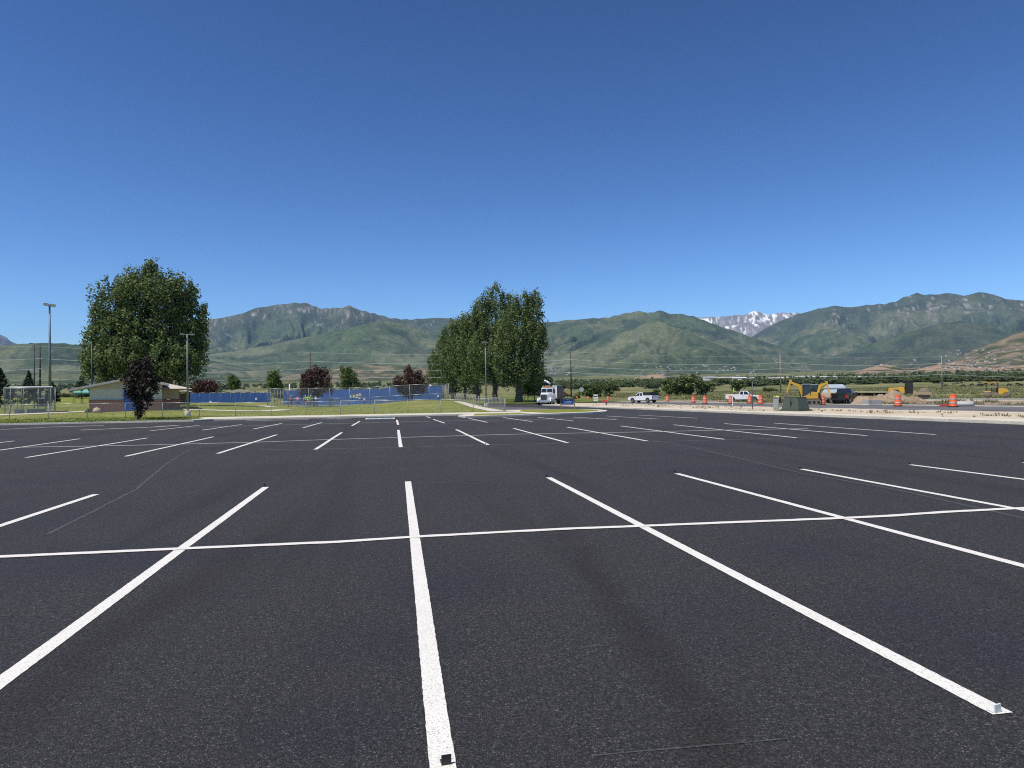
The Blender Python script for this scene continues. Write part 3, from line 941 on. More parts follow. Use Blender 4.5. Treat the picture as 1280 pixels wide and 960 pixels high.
# small stick-up tabs left at the line ends by the stripers
def tab(p, white, rz):
    t = empty('line_tab', p, rz)
    b = MB(); b.box((0, 0, 0.022), (0.044, 0.008, 0.044))
    b.build('upright_flap', 'white_flat' if white else 'black', t)
    MB().box((0, 0.022, 0.005), (0.044, 0.04, 0.006)).build('foot', 'white_flat' if white else 'black', t)
    return t


pt = G(1247, 892)
tag(tab(Vector((pt.x, pt.y, 0.004)), True, 0.2), 'small white stick-up tab on the near end of a painted line', 'marker')
pt = G(558, 957)
t = tab(Vector((pt.x, pt.y, 0.004)), False, 0.1)
tag(t, 'small black stick-up tab on the near end of a painted line', 'marker')
for px, py in ((683.5, 595.5), (843.5, 590), (1000, 585), (1137, 580), (331, 607), (1278, 577), (607, 555), (708, 552.5), (808, 550.6), (1082, 544)):
    tb_ = tab(G(px, py, 0.004), False, 0.1); tb_.scale = (0.75, 0.75, 0.75)
    tag(tb_, 'tiny dark tab standing at the end of a white stall line', 'marker', 'tabs at the stall line ends')


def lawn_z(x, y):
    mound = 0.85 * np.exp(-((x - 4.5) / 8.0) ** 2 - ((y - 104) / 18.0) ** 2)
    left = 0.62 * sstep(60, 86, y) * sstep(-12, -24, x)
    mid = 0.10 + 0.0022 * np.maximum(y - 66, 0)
    edge = sstep(66, 74, y)
    return 0.13 + (mound * sstep(67, 90, y)) + left + mid * edge + 0.03 * fbm(x / 6.0, y / 6.0, 3, 310) * edge + 0.028 * np.maximum(y - 130, 0) * sstep(-22, -40, x)


grid_sheet('lawn', -110, 11.0, 66.9, 190, 130, 120, lawn_z, 'lawn')
grid_sheet('verge_lawn', -80, -15.6, 58.75, 66.0, 60, 12, lambda x, y: 0.12 + 0.022 * (y - 58.7) * sstep(-15, -26, x) + x * 0, 'lawn_green')
# concrete: kerbs and walks
sheet('kerb', [(-80, 58.45), (-15.2, 58.45), (-14.8, 58.75), (-80, 58.75)], 0.135, 'concrete', skirt=0.15)
sheet('sidewalk', [(-80, 66.0), (-17.5, 66.0), (-15.6, 64.0), (-15.6, 58.75), (-14.8, 58.75), (-14.2, 60.3), (11.0, 61.5), (11.0, 66.9), (-80, 66.9)], 0.128, 'concrete', skirt=0.15)
isl = [(5.4, 53.7), (9.3, 55.2), (13.6, 57.0), (16.8, 58.7), (18.6, 60.6), (19.9, 64.5), (20.2, 68.5), (19.6, 71.5), (18.0, 73.4), (11.3, 74.0), (11.3, 61.8), (6.6, 61.25), (5.2, 57.5)]
sheet('island_kerb', isl, 0.135, 'concrete', skirt=0.15)
cxm, cym = 13.0, 65.0
sheet('island_lawn', [(12.9, 59.0), (15.9, 59.9), (17.9, 61.6), (19.2, 64.8), (19.5, 68.2), (19.0, 70.9), (17.7, 72.6), (13.2, 72.9), (11.8, 66)], 0.145, 'lawn')
sheet('island_lawn', [(6.2, 55.2), (9.2, 56.2), (11.2, 57.2), (10.6, 60.6), (6.9, 60.3)], 0.145, 'lawn')
# path by the concession building and the lawn beyond the entry road
def lawn_ribbon(name, pts, w, mat, dz=0.012):
    vs, fs = [], []
    P = []
    for a, b_ in zip(pts[:-1], pts[1:]):
        n = max(1, int(math.hypot(b_[0] - a[0], b_[1] - a[1]) / 0.8))
        P += [(a[0] + (b_[0] - a[0]) * k / n, a[1] + (b_[1] - a[1]) * k / n) for k in range(n)]
    P.append(pts[-1])
    for i, p in enumerate(P):
        q = P[min(i + 1, len(P) - 1)]; o = P[max(i - 1, 0)]
        d = Vector((q[0] - o[0], q[1] - o[1])).normalized()
        for k in range(5):
            e = w * (k / 4 - 0.5)
            x, y = p[0] - d.y * e, p[1] + d.x * e
            vs.append((x, y, float(lawn_z(np.array(x), np.array(y))) + dz))
    for i in range(len(P) - 1):
        for k in range(4):
            fs.append((i * 5 + k, i * 5 + k + 1, i * 5 + k + 6, i * 5 + k + 5))
    o = MB().add(vs, fs).build(name, mat, None, True)
    return tag(o, kind='structure')


lawn_ribbon('footpath', [(-80, 65.5 + 3.4), (-42, 70.5), (-33, 74.0), (-29.5, 77.0), (-17, 79.5), (-14, 84), (-13.0, 92)], 1.9, 'concrete', 0.03)
lawn_ribbon('footpath', [(-19.0, 109.2), (-16.5, 104), (-18.5, 101)], 1.6, 'concrete', 0.03)
lawn_ribbon('footpath', [(9.9, 67), (9.6, 84), (9.0, 105)], 1.5, 'concrete', 0.03)
sheet('old_driveway', [(11.2, 75), (18, 75.5), (18.5, 92), (15, 104), (11.2, 108)], 0.004, 'old_asphalt')
grid_sheet('tree_lawn', 11, 46, 128, 230, 40, 60, lambda x, y: 0.13 + 0.012 * (y - 128) + 0.05 * fbm(x / 7, y / 7, 2, 320), 'lawn_green',
           mask=lambda x, y: (y > 128 + np.maximum(x - 20, 0) * 0.4) & (y > 140 - (x - 11) * 0.8))
grid_sheet('tree_lawn', 6.5, 12, 112, 230, 10, 60, lambda x, y: 0.13 + 0.012 * np.maximum(y - 128, 0) + x * 0, 'lawn_green', mask=lambda x, y: y > 112 + x * 0)
# right side: kerb, gravel strip, highway
sheet('lot_kerb', [(31.4, -45), (27.95, 27.6), (26.75, 45), (25.35, 70), (24.35, 95), (23.75, 112), (24.15, 112), (24.8, 95), (25.8, 70), (27.2, 45), (28.4, 27.6), (31.85, -45)], 0.14, 'concrete', skirt=0.16)
sheet('roadside_walk', [(31.85, -45), (28.4, 27.6), (27.2, 45), (25.8, 70), (24.8, 95), (24.2, 112), (26.0, 112), (26.8, 95), (27.9, 70), (29.2, 45), (30.4, 27.6), (33.8, -45)], 0.125, 'concrete', skirt=0.14)
grid_sheet('gravel_verge', 24, 42.5, -45, 150, 60, 150, lambda x, y: 0.10 + 0.05 * fbm(x / 1.5, y / 1.5, 3, 330) - 0.08 * sstep(road_x(y, 38), road_x(y, 41), x), 'gravel',
           mask=lambda x, y: (x > np.interp(y, [-45, 27.6, 45, 70, 95, 112, 126, 150], [33.7, 30.3, 29.1, 27.8, 26.7, 25.9, 29, 36])) & (x < road_x(y, 41.3) + 0.4))
sheet('highway', [(road_x(-60, 41.0), -60), (road_x(-60, 54.3), -60), (road_x(230, 54.3) + 16, 230), (road_x(400, 54) + 60, 420), (road_x(400, 41) + 60, 424), (road_x(230, 41.0) + 16, 234), (road_x(140, 41.0), 140)], 0.012, 'road')
for k, yy in enumerate(range(-20, 150, 12)):
    strip('lane_dash', (road_x(yy, 47.4), yy), (road_x(yy + 3, 47.4), yy + 3), 0.12, 'paint_far', 0.02, 0.01, parent=None)['kind'] = 'structure'
sheet('highway_edge', [(road_x(-60, 54.2), -60), (road_x(-60, 55.4), -60), (road_x(150, 55.4), 150), (road_x(150, 54.2), 150)], 0.05, 'concrete', skirt=0.06)
# worked ground beyond the highway
def work_z(x, y):
    xr = x - road_x(y, 55.4)
    ditch = -0.35 * np.exp(-((xr - 5.0) / 2.0) ** 2)
    return 0.02 + ditch * sstep(100, 60, y) + 0.09 * fbm(x / 2.5, y / 2.5, 4, 340) * sstep(0, 2, xr) + 0.25 * sstep(6, 9, xr) * sstep(110, 60, y)


grid_sheet('worked_earth', 48, 84, -40, 150, 110, 320, work_z, 'dirt', mask=lambda x, y: (x > road_x(y, 55.2)) & (x < road_x(y, 70) + 2.5 * perlin(y / 9.0, x * 0, 9)))
grid_sheet('side_road', 66, 90, -40, 130, 30, 120, lambda x, y: 0.33 - 0.06 * sstep(100, 130, y) * 0 + x * 0 - 0.31 * sstep(85, 125, y), 'road', mask=lambda x, y: (x > road_x(y, 69.5)) & (x < road_x(y, 78)))
sheet('side_road_edge', [(road_x(-40, 68.9), -40), (road_x(-40, 69.6), -40), (road_x(88, 69.6), 88), (road_x(88, 68.9), 88)], 0.36, 'concrete', skirt=0.3)
sheet('side_road_edge', [(road_x(-40, 77.9), -40), (road_x(-40, 78.6), -40), (road_x(88, 78.6), 88), (road_x(88, 77.9), 88)], 0.36, 'concrete', skirt=0.3)

# ------------------------------------------------------------------ trees
def leaf_cloud(centres, radii, n_each, size, up=0.35, tint_of=None, rng=RNG):
    """many small leaf faces in clumps; returns verts, quads, tint"""
    C = np.repeat(np.asarray(centres), n_each, 0)
    Rr = np.repeat(np.asarray(radii), n_each, 0)
    n = len(C)
    d = rng.normal(size=(n, 3)); d /= np.linalg.norm(d, axis=1, keepdims=True)
    rad = rng.random(n) ** 0.45
    P = C + d * Rr * rad[:, None]
    nrm = d + rng.normal(size=(n, 3)) * 0.7 + np.array([0, 0, up])
    nrm /= np.linalg.norm(nrm, axis=1, keepdims=True)
    t = np.cross(nrm, rng.normal(size=(n, 3))); t /= np.linalg.norm(t, axis=1, keepdims=True) + 1e-9
    b = np.cross(nrm, t)
    s = size * (0.6 + 0.8 * rng.random(n))[:, None]
    V = np.stack([P - t * s * 0.5, P + b * s * 0.34, P + t * s * 0.5, P - b * s * 0.34], 1).reshape(-1, 3)
    F = np.arange(4 * n).reshape(n, 4)
    ct = np.repeat(rng.random(len(centres)), n_each)
    tint = np.clip(0.15 + 0.45 * ct + 0.45 * rng.random(n) ** 1.5, 0, 1)
    return V, F, np.repeat(tint, 4)


def crown_clumps(lobes, n, rng=RNG, shell=0.55, csize=(0.9, 0.9, 1.3)):
    """clump centres in the outer part of ellipsoid lobes (cx,cy,cz,rx,ry,rz)"""
    L = np.array(lobes, float)
    vol = (L[:, 3] * L[:, 4] * L[:, 5]) ** (2 / 3)
    k = rng.choice(len(L), n, p=vol / vol.sum())
    d = rng.normal(size=(n, 3)); d /= np.linalg.norm(d, axis=1, keepdims=True)
    rad = shell + (1 - shell) * rng.random(n) ** 0.6
    rad *= 0.9 + 0.2 * rng.random(n)
    P = L[k, :3] + d * L[k, 3:] * rad[:, None]
    rr = np.array(csize)[None] * (0.6 + 0.8 * rng.random((n, 1)))
    return P, rr


def tree(name, label, cat, base, lobes, n_clump, n_leaf, leaf, mat, trunk_r=0.4, trunk_h=None, csize=(0.9, 0.9, 1.3), stems=1, group=None, shell=0.5, bark='bark', limbs=9):
    root = empty(name, base, 0, label, cat, group)
    rng = np.random.default_rng(abs(hash((round(base[0], 2), round(base[1], 2)))) % (2 ** 31))
    P, rr = crown_clumps(lobes, n_clump, rng, shell, csize)
    V, F, t = leaf_cloud(P, rr, n_leaf, leaf, rng=rng)
    np_mesh('crown', V, F, mat, t, parent=root)
    L = np.array(lobes, float)
    top = (L[:, 2] + L[:, 5]).max(); low = (L[:, 2] - L[:, 5]).min()
    th = trunk_h if trunk_h else low + (top - low) * 0.3
    tb = MB()
    for s_ in range(stems):
        ox = (s_ - (stems - 1) / 2) * trunk_r * 2.4
        pts, rs = [], []
        lean = rng.normal(0, 0.04, 2)
        for k in range(7):
            f = k / 6
            pts.append((ox * (1 + f * 1.5) + lean[0] * f * th + rng.normal(0, 0.05), lean[1] * f * th, f * th - 0.15 * (k == 0)))
            rs.append(trunk_r * (1.35 - 0.35 * min(1, f * 5)) * (1 - 0.55 * f))
        tb.path(pts, rs, 9)
        tip = Vector(pts[-1])
        for q in range(limbs):
            g = P[rng.integers(len(P))]
            st = Vector(pts[int(rng.integers(2, 7))])
            e = Vector(g)
            m1 = st.lerp(e, 0.5) + Vector((0, 0, -0.08 * (e - st).length))
            r0 = trunk_r * 0.38
            tb.path([st, m1, e], [r0, r0 * 0.6, r0 * 0.15], 6)
    tb.build('trunk', bark, root, True)
    return root


def z_ground(p):
    if p.x < 11 and 66.9 < p.y < 190 and p.x > -110:
        return float(lawn_z(np.array(p.x), np.array(p.y)))
    if p.y > 128 and p.x < 46: return 0.13 + 0.012 * (p.y - 128)
    return float(land(np.array(p.x), np.array(p.y)))


def lobes_px(px0, dist, zb, specs, depth=1.0):
    """crown lobes given by their centre and radii in pixels, at the tree's own distance"""
    k = dist / FPX
    out = []
    for cx, cy, rx, ry in specs:
        z = z_at(cx, cy, dist) - zb
        p, q = at(cx, dist), at(px0, dist)
        off = p - q
        dy = random.uniform(-0.25, 0.25) * rx * k
        out.append((off.x, off.y + dy, z, rx * k, rx * k * depth, ry * k))
    return out


# the big cottonwood behind the concession building
d = 102.0
bp = at(186, d); bp.z = z_ground(bp)
specs = [(190, 358, 20, 26), (166, 372, 24, 30), (214, 370, 24, 28), (186, 392, 44, 48), (142, 392, 24, 40), (234, 396, 22, 40), (150, 428, 38, 42), (216, 428, 38, 44), (124, 424, 15, 32), (247, 412, 11, 34), (112, 454, 7, 17), (182, 448, 62, 28), (228, 460, 24, 18), (138, 458, 28, 20), (190, 343, 10, 13), (240, 372, 8, 12), (128, 392, 9, 14)]
tree('cottonwood_tree', 'huge broad green cottonwood towering over the tan concession building', 'tree', bp, lobes_px(186, d, bp.z, specs, 0.8), 1700, 44, 0.29, 'leaf_pop', 0.55, 9, (0.62, 0.62, 1.05), 3, shell=0.45, limbs=14)

# the row of poplars running away behind the fence
row = [
    (648, 142, [(655, 385, 14, 20), (668, 395, 13, 26), (650, 415, 30, 36), (668, 432, 17, 30), (640, 440, 30, 28), (655, 462, 26, 16), (672, 470, 12, 12), (636, 468, 16, 12), (672, 376, 7, 12), (681, 415, 4, 14)], 'largest poplar of the row, thick dark trunk next to the entry road', 0.72),
    (618, 152, [(623, 374, 13, 20), (604, 385, 11, 18), (620, 408, 26, 34), (612, 440, 28, 30), (620, 465, 24, 16), (597, 395, 7, 16), (637, 380, 8, 14)], 'tallest poplar of the row, pointed top, second from the entry road', 0.6),
    (597, 166, [(598, 412, 16, 26), (590, 432, 20, 30), (598, 460, 22, 20), (584, 412, 8, 18)], 'rounded poplar third from the entry road in the row', 0.5),
    (581, 182, [(578, 420, 14, 26), (574, 442, 17, 28), (582, 466, 16, 16), (570, 408, 7, 12)], 'leafy poplar fourth from the entry road in the row', 0.5),
    (566, 198, [(564, 432, 13, 24), (562, 456, 15, 22), (568, 472, 12, 10), (556, 424, 6, 12)], 'lower poplar fifth from the entry road in the row', 0.45),
    (553, 215, [(552, 444, 12, 20), (548, 464, 12, 16), (556, 474, 10, 10)], 'small poplar next to last in the row behind the blue court screens', 0.4),
    (543, 232, [(542, 460, 8, 16), (540, 472, 7, 12)], 'last and smallest poplar at the far end of the row', 0.35),
]
for px, d, specs, lab, tr in row:
    b = at(px, d); b.z = z_ground(b)
    area = sum(s[2] * s[3] for s in specs) * (d / FPX) ** 2
    nc = int(area * 8.2)
    tree('poplar_tree', lab, 'tree', b, lobes_px(px, d, b.z, specs, 0.9), nc, 40, 0.36, 'leaf_pop', tr, 9, (0.7, 0.7, 1.5), 1, 'poplars in a row beyond the fence', 0.4, limbs=12)
b = at(668, 150); b.z = z_ground(b)
tree('poplar_sapling', 'low leafy sapling growing beside the thickest poplar trunk', 'tree', b, lobes_px(668, 150, b.z, [(668, 482, 15, 9), (680, 477, 9, 8), (655, 486, 9, 7)]), 150, 34, 0.36, 'leaf_pop', 0.12, 2.2, (0.6, 0.6, 0.7))

# dark purple tree by the lot
d = 66.0
b = at(173, d); b.z = 0.2
tree('purple_leaf_tree', 'small dark purple-leaved tree on the grass verge in front of the building', 'tree', b,
     lobes_px(173, d, b.z, [(178, 464, 12, 14), (177, 478, 17, 16), (170, 470, 10, 11), (186, 472, 9, 12), (174, 492, 14, 11), (175, 505, 9, 9), (161, 480, 4, 8), (193, 484, 4, 7), (174, 514, 4, 5), (166, 488, 6, 7), (183, 453, 6, 6), (168, 456, 5, 6), (195, 474, 4, 5), (157, 472, 4, 5), (187, 497, 4, 5)]), 240, 40, 0.17, 'leaf_purple', 0.11, 2.6, (0.34, 0.34, 0.36), 1, shell=0.25, limbs=14)

small = [
    ('plum_tree', 394, 119, [(394, 478, 19, 14), (385, 472, 11, 11), (404, 470, 9, 11), (394, 488, 22, 7), (395, 465, 9, 7)], 'leaf_plum', 'wide reddish plum tree behind the chain-link with people below it', 240, 0.24),
    ('plum_tree', 513, 119, [(512, 476, 18, 14), (505, 480, 13, 12), (524, 478, 13, 12), (512, 465, 6, 8), (514, 488, 20, 7)], 'leaf_plum', 'reddish plum tree with bare twin trunks against the blue screen', 230, 0.24),
    ('plum_tree', 255, 150, [(255, 486, 15, 9), (247, 484, 8, 6), (262, 482, 9, 8), (255, 478, 6, 4)], 'leaf_plum', 'low reddish plum tree behind the long blue fence near the building', 150, 0.28),
    ('round_tree', 343, 160, [(343, 476, 8, 10), (342, 470, 6, 7), (344, 484, 9, 6)], 'leaf_green', 'slim green tree standing left of the tall court enclosure', 120, 0.30),
    ('round_tree', 436, 165, [(436, 471, 10, 12), (432, 466, 7, 9), (440, 478, 10, 8), (434, 481, 9, 6)], 'leaf_green', 'rounded green tree rising behind the blue screen between two plum trees', 150, 0.30),
    ('round_tree', 292, 190, [(292, 480, 7, 8), (291, 474, 4, 5)], 'leaf_green', 'small green tree behind the long low blue fence', 80, 0.34),
]
for nm, px, d, specs, mt, lab, nc, ls in small:
    b = at(px, d); b.z = z_ground(b)
    tree(nm, lab, 'tree', b, lobes_px(px, d, b.z, specs), nc, 34, ls, mt, 0.16, 2.6, (0.45, 0.45, 0.5) if d < 140 else (0.7, 0.7, 0.8), 2 if nm == 'plum_tree' else 1, shell=0.35, limbs=8)


def conifer(name, label, base, h, r, n, leaf):
    root = empty(name, base, 0, label, 'tree')
    rng = np.random.default_rng(int(abs(base[0] * 100)))
    cs, rs = [], []
    for k in range(n):
        f = (k + rng.random()) / n
        a = rng.random() * 6.283
        rr = r * (1 - f) ** 0.85 * (0.55 + 0.5 * rng.random())
        cs.append((rr * math.cos(a), rr * math.sin(a), h * (0.08 + 0.92 * f)))
        rs.append((0.28 * r * (1.1 - f) + 0.12,) * 2 + (0.14 * r + 0.1,))
    V, F, t = leaf_cloud(cs, rs, 22, leaf, 0.1, rng=rng)
    np_mesh('crown', V, F, 'leaf_conifer', t, parent=root)
    MB().tube((0, 0, -0.2), (0, 0, h * 0.9), 0.16, 0.03, 8).build('trunk', 'bark', root, True)
    return root


for px, d, top, r, lab in ((36, 150, 465, 1.5, 'small pointed conifer just beyond the batting cage roof'), (0, 130, 462, 2.2, 'dark conifer at the lawn edge beside the batting cage'), (65, 165, 478, 1.3, 'short dark conifer at the foot of the tall floodlight pole'), (102, 190, 470, 2.0, 'dark conifer beside the teal canopies')):
    b = at(px, d); b.z = z_ground(b)
    conifer('conifer_tree', lab, b, z_at(px, top, d) - b.z, r, 120, 0.3)


# bushes and trees of the valley: one of each kind, then copies
def bush_mesh(seed, w, h, nc, nl, leaf, mat):
    rng = np.random.default_rng(seed)
    lobes = [(rng.normal(0, 0.3) * w, rng.normal(0, 0.3) * w, h * (0.14 + 0.55 * rng.random()), w * (0.45 + 0.35 * rng.random()), w * (0.45 + 0.3 * rng.random()), h * (0.22 + 0.12 * rng.random())) for _ in range(8)]
    P, rr = crown_clumps(lobes, nc, rng, 0.35, (w * 0.16, w * 0.16, h * 0.10))
    P[:, 2] = np.abs(P[:, 2]) + h * 0.02
    return leaf_cloud(P, rr, nl, leaf, rng=rng)


def bush_proto(seed, w, h, nc, nl, leaf, mat):
    root = empty('valley_tree', (0, 0, 0))
    V, F, t = bush_mesh(seed, w, h, nc, nl, leaf, mat)
    np_mesh('crown', V, F, mat, t, parent=root)
    MB().path([(0, 0, -0.3), (0.05, 0, h * 0.3), (0, 0.1, h * 0.6)], [w * 0.06, w * 0.045, w * 0.02], 7).build('trunk', 'bark', root, True)
    return root


protos = [bush_proto(31, 4.0, 6.0, 110, 26, 0.55, 'leaf_sage'), bush_proto(32, 3.4, 5.0, 110, 26, 0.55, 'leaf_green'), bush_proto(33, 4.4, 7.0, 110, 26, 0.6, 'leaf_wood'), bush_proto(34, 3.0, 6.5, 110, 26, 0.55, 'leaf_pop')]
used = [False] * 4


def valley_tree(kind, px, d, wpx, hpx, label, group=None, zoff=0.0):
    o = protos[kind] if not used[kind] else copy_tree(protos[kind])
    used[kind] = True
    b = at(px, d); b.z = z_ground(b) + zoff
    o.location = b
    k = d / FPX
    w0, h0 = ((4.0, 6.0), (3.4, 5.0), (4.4, 7.0), (3.0, 6.5))[kind]
    o.scale = (wpx * k / (2 * w0 * 0.85), wpx * k / (2 * w0 * 0.85), hpx * k / (h0 * 0.98))
    o.rotation_euler = (0, 0, random.uniform(0, 6.28))
    return tag(o, label, 'tree', group)


valley_tree(1, 739, 205, 26, 21, 'dark round bush beyond the utility pole and orange drums')
valley_tree(0, 762, 230, 26, 18, 'pale bushy willow behind the white barricade')
for px, w, h, k, lab in ((846, 30, 23, 1, 'dark willow clump in the meadow, its darkest bush'), (862, 34, 24, 0, 'pale green willow at the heart of the meadow clump'), (882, 26, 17, 0, 'spreading willow at the edge of the meadow clump by the white pickup')):
    valley_tree(k, px, 235, w, h, lab)
valley_tree(3, 668, 260, 30, 18, 'green tree beyond the poplars behind the white truck')
valley_tree(1, 692, 300, 26, 16, 'green tree beyond the white truck boom')
valley_tree(0, 924, 330, 22, 14, 'dark tree behind the white pickup with the lime vest worker')
valley_tree(1, 962, 300, 16, 5, 'low dark shrub alone in the meadow grass', zoff=0)
G1 = 'trees of the hedgerow across the valley meadow'
rng = random.Random(5)
for i in range(64):
    px = 690 + i * 9.6 + rng.uniform(-4, 4)
    d = rng.uniform(600, 900)
    valley_tree(rng.choice([0, 2, 2, 2, 3]), px, d, rng.uniform(16, 30), rng.uniform(5, 10), 'green hedgerow tree among many at the far edge of the meadow', G1)
for i in range(26):
    px = -10 + i * 24 + rng.uniform(-8, 8)
    d = rng.uniform(260, 360)
    valley_tree(rng.choice([0, 2, 3]), px, d, rng.uniform(18, 32), rng.uniform(6, 13) if px > 240 else rng.uniform(6, 10), 'green tree showing low behind the ball courts and lawn', 'trees behind the ball courts')

# the woods of the valley floor, one mass far off
VV, FF, TT, off = [], [], [], 0
base_sets = [bush_mesh(50 + k, 5.0, 8.5, 16, 9, 2.2, None) for k in range(4)]
wr = np.random.default_rng(77)
for k in range(2000):
    px = wr.uniform(-160, 1440)
    d = 850 * (1900 / 850) ** (wr.random() ** 0.8)
    p = at(px, d)
    if fbm(np.array(p.x / 230.0), np.array(p.y / 120.0), 3, 400) < -0.05:
        continue
    V, F, t = base_sets[k % 4]
    a = wr.random() * 6.28
    s = 0.7 + 0.8 * wr.random()
    W = V * s
    x = W[:, 0] * math.cos(a) - W[:, 1] * math.sin(a) + p.x
    y = W[:, 0] * math.sin(a) + W[:, 1] * math.cos(a) + p.y
    zz = float(land(np.array(p.x), np.array(p.y)))
    VV.append(np.stack([x, y, W[:, 2] + zz], 1)); FF.append(F + off); TT.append(np.clip(t * 0.8 + wr.uniform(-0.1, 0.2), 0, 1)); off += len(V)
np_mesh('distant_woodland', np.concatenate(VV), np.concatenate(FF), 'leaf_wood', np.concatenate(TT), kind='stuff')

# meadow and verge grass, tufts nobody could count
def tufts(name, xs, ys, zs, h, w, mat, blades=5):
    n = len(xs)
    P = np.stack([xs, ys, zs], 1)
    P = np.repeat(P, blades, 0); H = np.repeat(h, blades); W_ = np.repeat(w, blades)
    m = len(P)
    a = RNG.random(m) * 6.283
    lean = RNG.normal(0, 0.35, (m, 2))
    o = RNG.normal(0, 1, (m, 2)) * W_[:, None] * 0.8
    B = P + np.concatenate([o, np.zeros((m, 1))], 1)
    tx = np.stack([np.cos(a), np.sin(a), np.zeros(m)], 1) * (W_ * 0.5)[:, None]
    T = B + np.concatenate([lean * H[:, None], (H * (0.6 + 0.6 * RNG.random(m)))[:, None]], 1)
    V = np.stack([B - tx, B + tx, T], 1).reshape(-1, 3)
    t = np.repeat(np.clip(0.25 + 0.5 * RNG.random(m), 0, 1), 3)
    return np_mesh(name, V, np.arange(3 * m).reshape(m, 3), mat, t, kind='stuff')


n = 26000
ys = RNG.uniform(30, 330, n); xs = RNG.uniform(56, 300, n)
ok = (xs > road_x(ys, 70.5) + np.where(ys < 95, 9, 0) + 2 * perlin(xs / 7, ys / 7, 3)) & (fbm(xs / 22, ys / 22, 3, 410) > -0.22) & (xs > 0.22 * ys)
xs, ys = xs[ok], ys[ok]
tufts('meadow_grass', xs, ys, land(xs, ys), RNG.uniform(0.10, 0.38, len(xs)), RNG.uniform(0.16, 0.4, len(xs)), 'grass')
n = 5200
ys = RNG.uniform(38, 110, n); xr = RNG.normal(4.5, 2.0, n); xs = road_x(ys, 55.4) + xr
ok = (xr > 0.8) & (xr < 9) & (fbm(xs / 5, ys / 5, 3, 420) > -0.08)
xs, ys = xs[ok], ys[ok]
tufts('ditch_weeds', xs, ys, work_z(xs, ys), RNG.uniform(0.15, 0.5, len(xs)), RNG.uniform(0.08, 0.2, len(xs)), 'grass')
n = 420
ys = RNG.uniform(30, 100, n); xs = road_x(ys, 33.0) + RNG.normal(0, 2.5, n)
ok = (xs > np.interp(ys, [27.6, 45, 70, 95, 112], [30.6, 29.4, 28.1, 27.0, 26.2])) & (fbm(xs / 4, ys / 6, 3, 430) > 0.02)
tufts('verge_weeds', xs[ok], ys[ok], np.full(ok.sum(), 0.09), RNG.uniform(0.06, 0.22, ok.sum()), RNG.uniform(0.05, 0.12, ok.sum()), 'grass')


n = 8000
xs = RNG.uniform(-75, 10.5, n); ys = 67.3 + RNG.random(n) ** 1.4 * 45
zz = lawn_z(xs, ys)
tufts('lawn_grass', xs, ys, zz, RNG.uniform(0.015, 0.05, n), RNG.uniform(0.06, 0.16, n), 'lawn_blade', 3)
n = 3600
xs = RNG.uniform(-75, -15.8, n); ys = 58.72 + RNG.random(n) ** 1.8 * 7
tufts('verge_grass', xs, ys, 0.12 + 0.022 * (ys - 58.7) * sstep(-15, -26, xs), RNG.uniform(0.02, 0.07, n), RNG.uniform(0.06, 0.16, n), 'verge_blade', 4)

# ------------------------------------------------------------------ chain-link fences
def chainlink(p0, p1, h, name_parent, pitch=0.065, w=0.0045, z0=0.03, mat='galv'):
    """woven wire between two points: crossing diagonal wires with real gaps"""
    p0, p1 = Vector(p0), Vector(p1)
    L = math.hypot(p1.x - p0.x, p1.y - p0.y)
    ex = Vector(((p1.x - p0.x) / L, (p1.y - p0.y) / L, 0))
    V, F = [], []

    def zb(s):
        return p0.z + (p1.z - p0.z) * s / L
    s = -h
    while s < L:
        for sgn in (1, -1):
            a, b_ = (s, s + h)
            za, zc = (0, h) if sgn > 0 else (h, 0)
            lo, hi = max(a, 0), min(b_, L)
            if hi - lo < 0.02: continue
            f0, f1 = (lo - a) / h, (hi - a) / h
            q0 = p0 + ex * lo; q1 = p0 + ex * hi
            y0, y1 = za + (zc - za) * f0, za + (zc - za) * f1
            o = len(V)
            k = w * 0.7
            V += [(q0.x - ex.x * k, q0.y - ex.y * k, zb(lo) + z0 + y0), (q0.x + ex.x * k, q0.y + ex.y * k, zb(lo) + z0 + y0), (q1.x + ex.x * k, q1.y + ex.y * k, zb(hi) + z0 + y1), (q1.x - ex.x * k, q1.y - ex.y * k, zb(hi) + z0 + y1)]
            F.append((o, o + 1, o + 2, o + 3))
        s += pitch
    o = np_mesh('chain_link_mesh', V, F, mat, parent=name_parent)
    o['kind'] = 'stuff'
    return o


def fence(name, label, pts, h, spacing, zfun, top=True, mid=False, post_r=0.03, rail_r=0.024, pitch=0.065, w=0.0034, post_mat='galv_dull', rail_mat='galv', group=None):
    p0 = Vector((pts[0][0], pts[0][1], 0))
    root = empty(name, (0, 0, 0), 0, label, 'fence', group)
    for a, b_ in zip(pts[:-1], pts[1:]):
        L = math.hypot(b_[0] - a[0], b_[1] - a[1])
        n = max(1, round(L / spacing))
        P = []
        for k in range(n + 1):
            x, y = a[0] + (b_[0] - a[0]) * k / n, a[1] + (b_[1] - a[1]) * k / n
            P.append(Vector((x, y, zfun(x, y))))
        for k, p in enumerate(P):
            if k == 0 and a is not pts[0]: continue
            MB().tube(p - Vector((0, 0, 0.2)), p + Vector((0, 0, h + 0.05)), post_r, None, 8).build('post', post_mat, root, True)
        for q, r_ in zip(P[:-1], P[1:]):
            if top: MB().tube(q + Vector((0, 0, h + 0.03)), r_ + Vector((0, 0, h + 0.03)), rail_r, None, 6).build('top_rail', rail_mat, root, True)
            if mid: MB().tube(q + Vector((0, 0, h * 0.45)), r_ + Vector((0, 0, h * 0.45)), rail_r, None, 6).build('middle_rail', rail_mat, root, True)
            chainlink(q, r_, h, root, pitch, w)
    return root


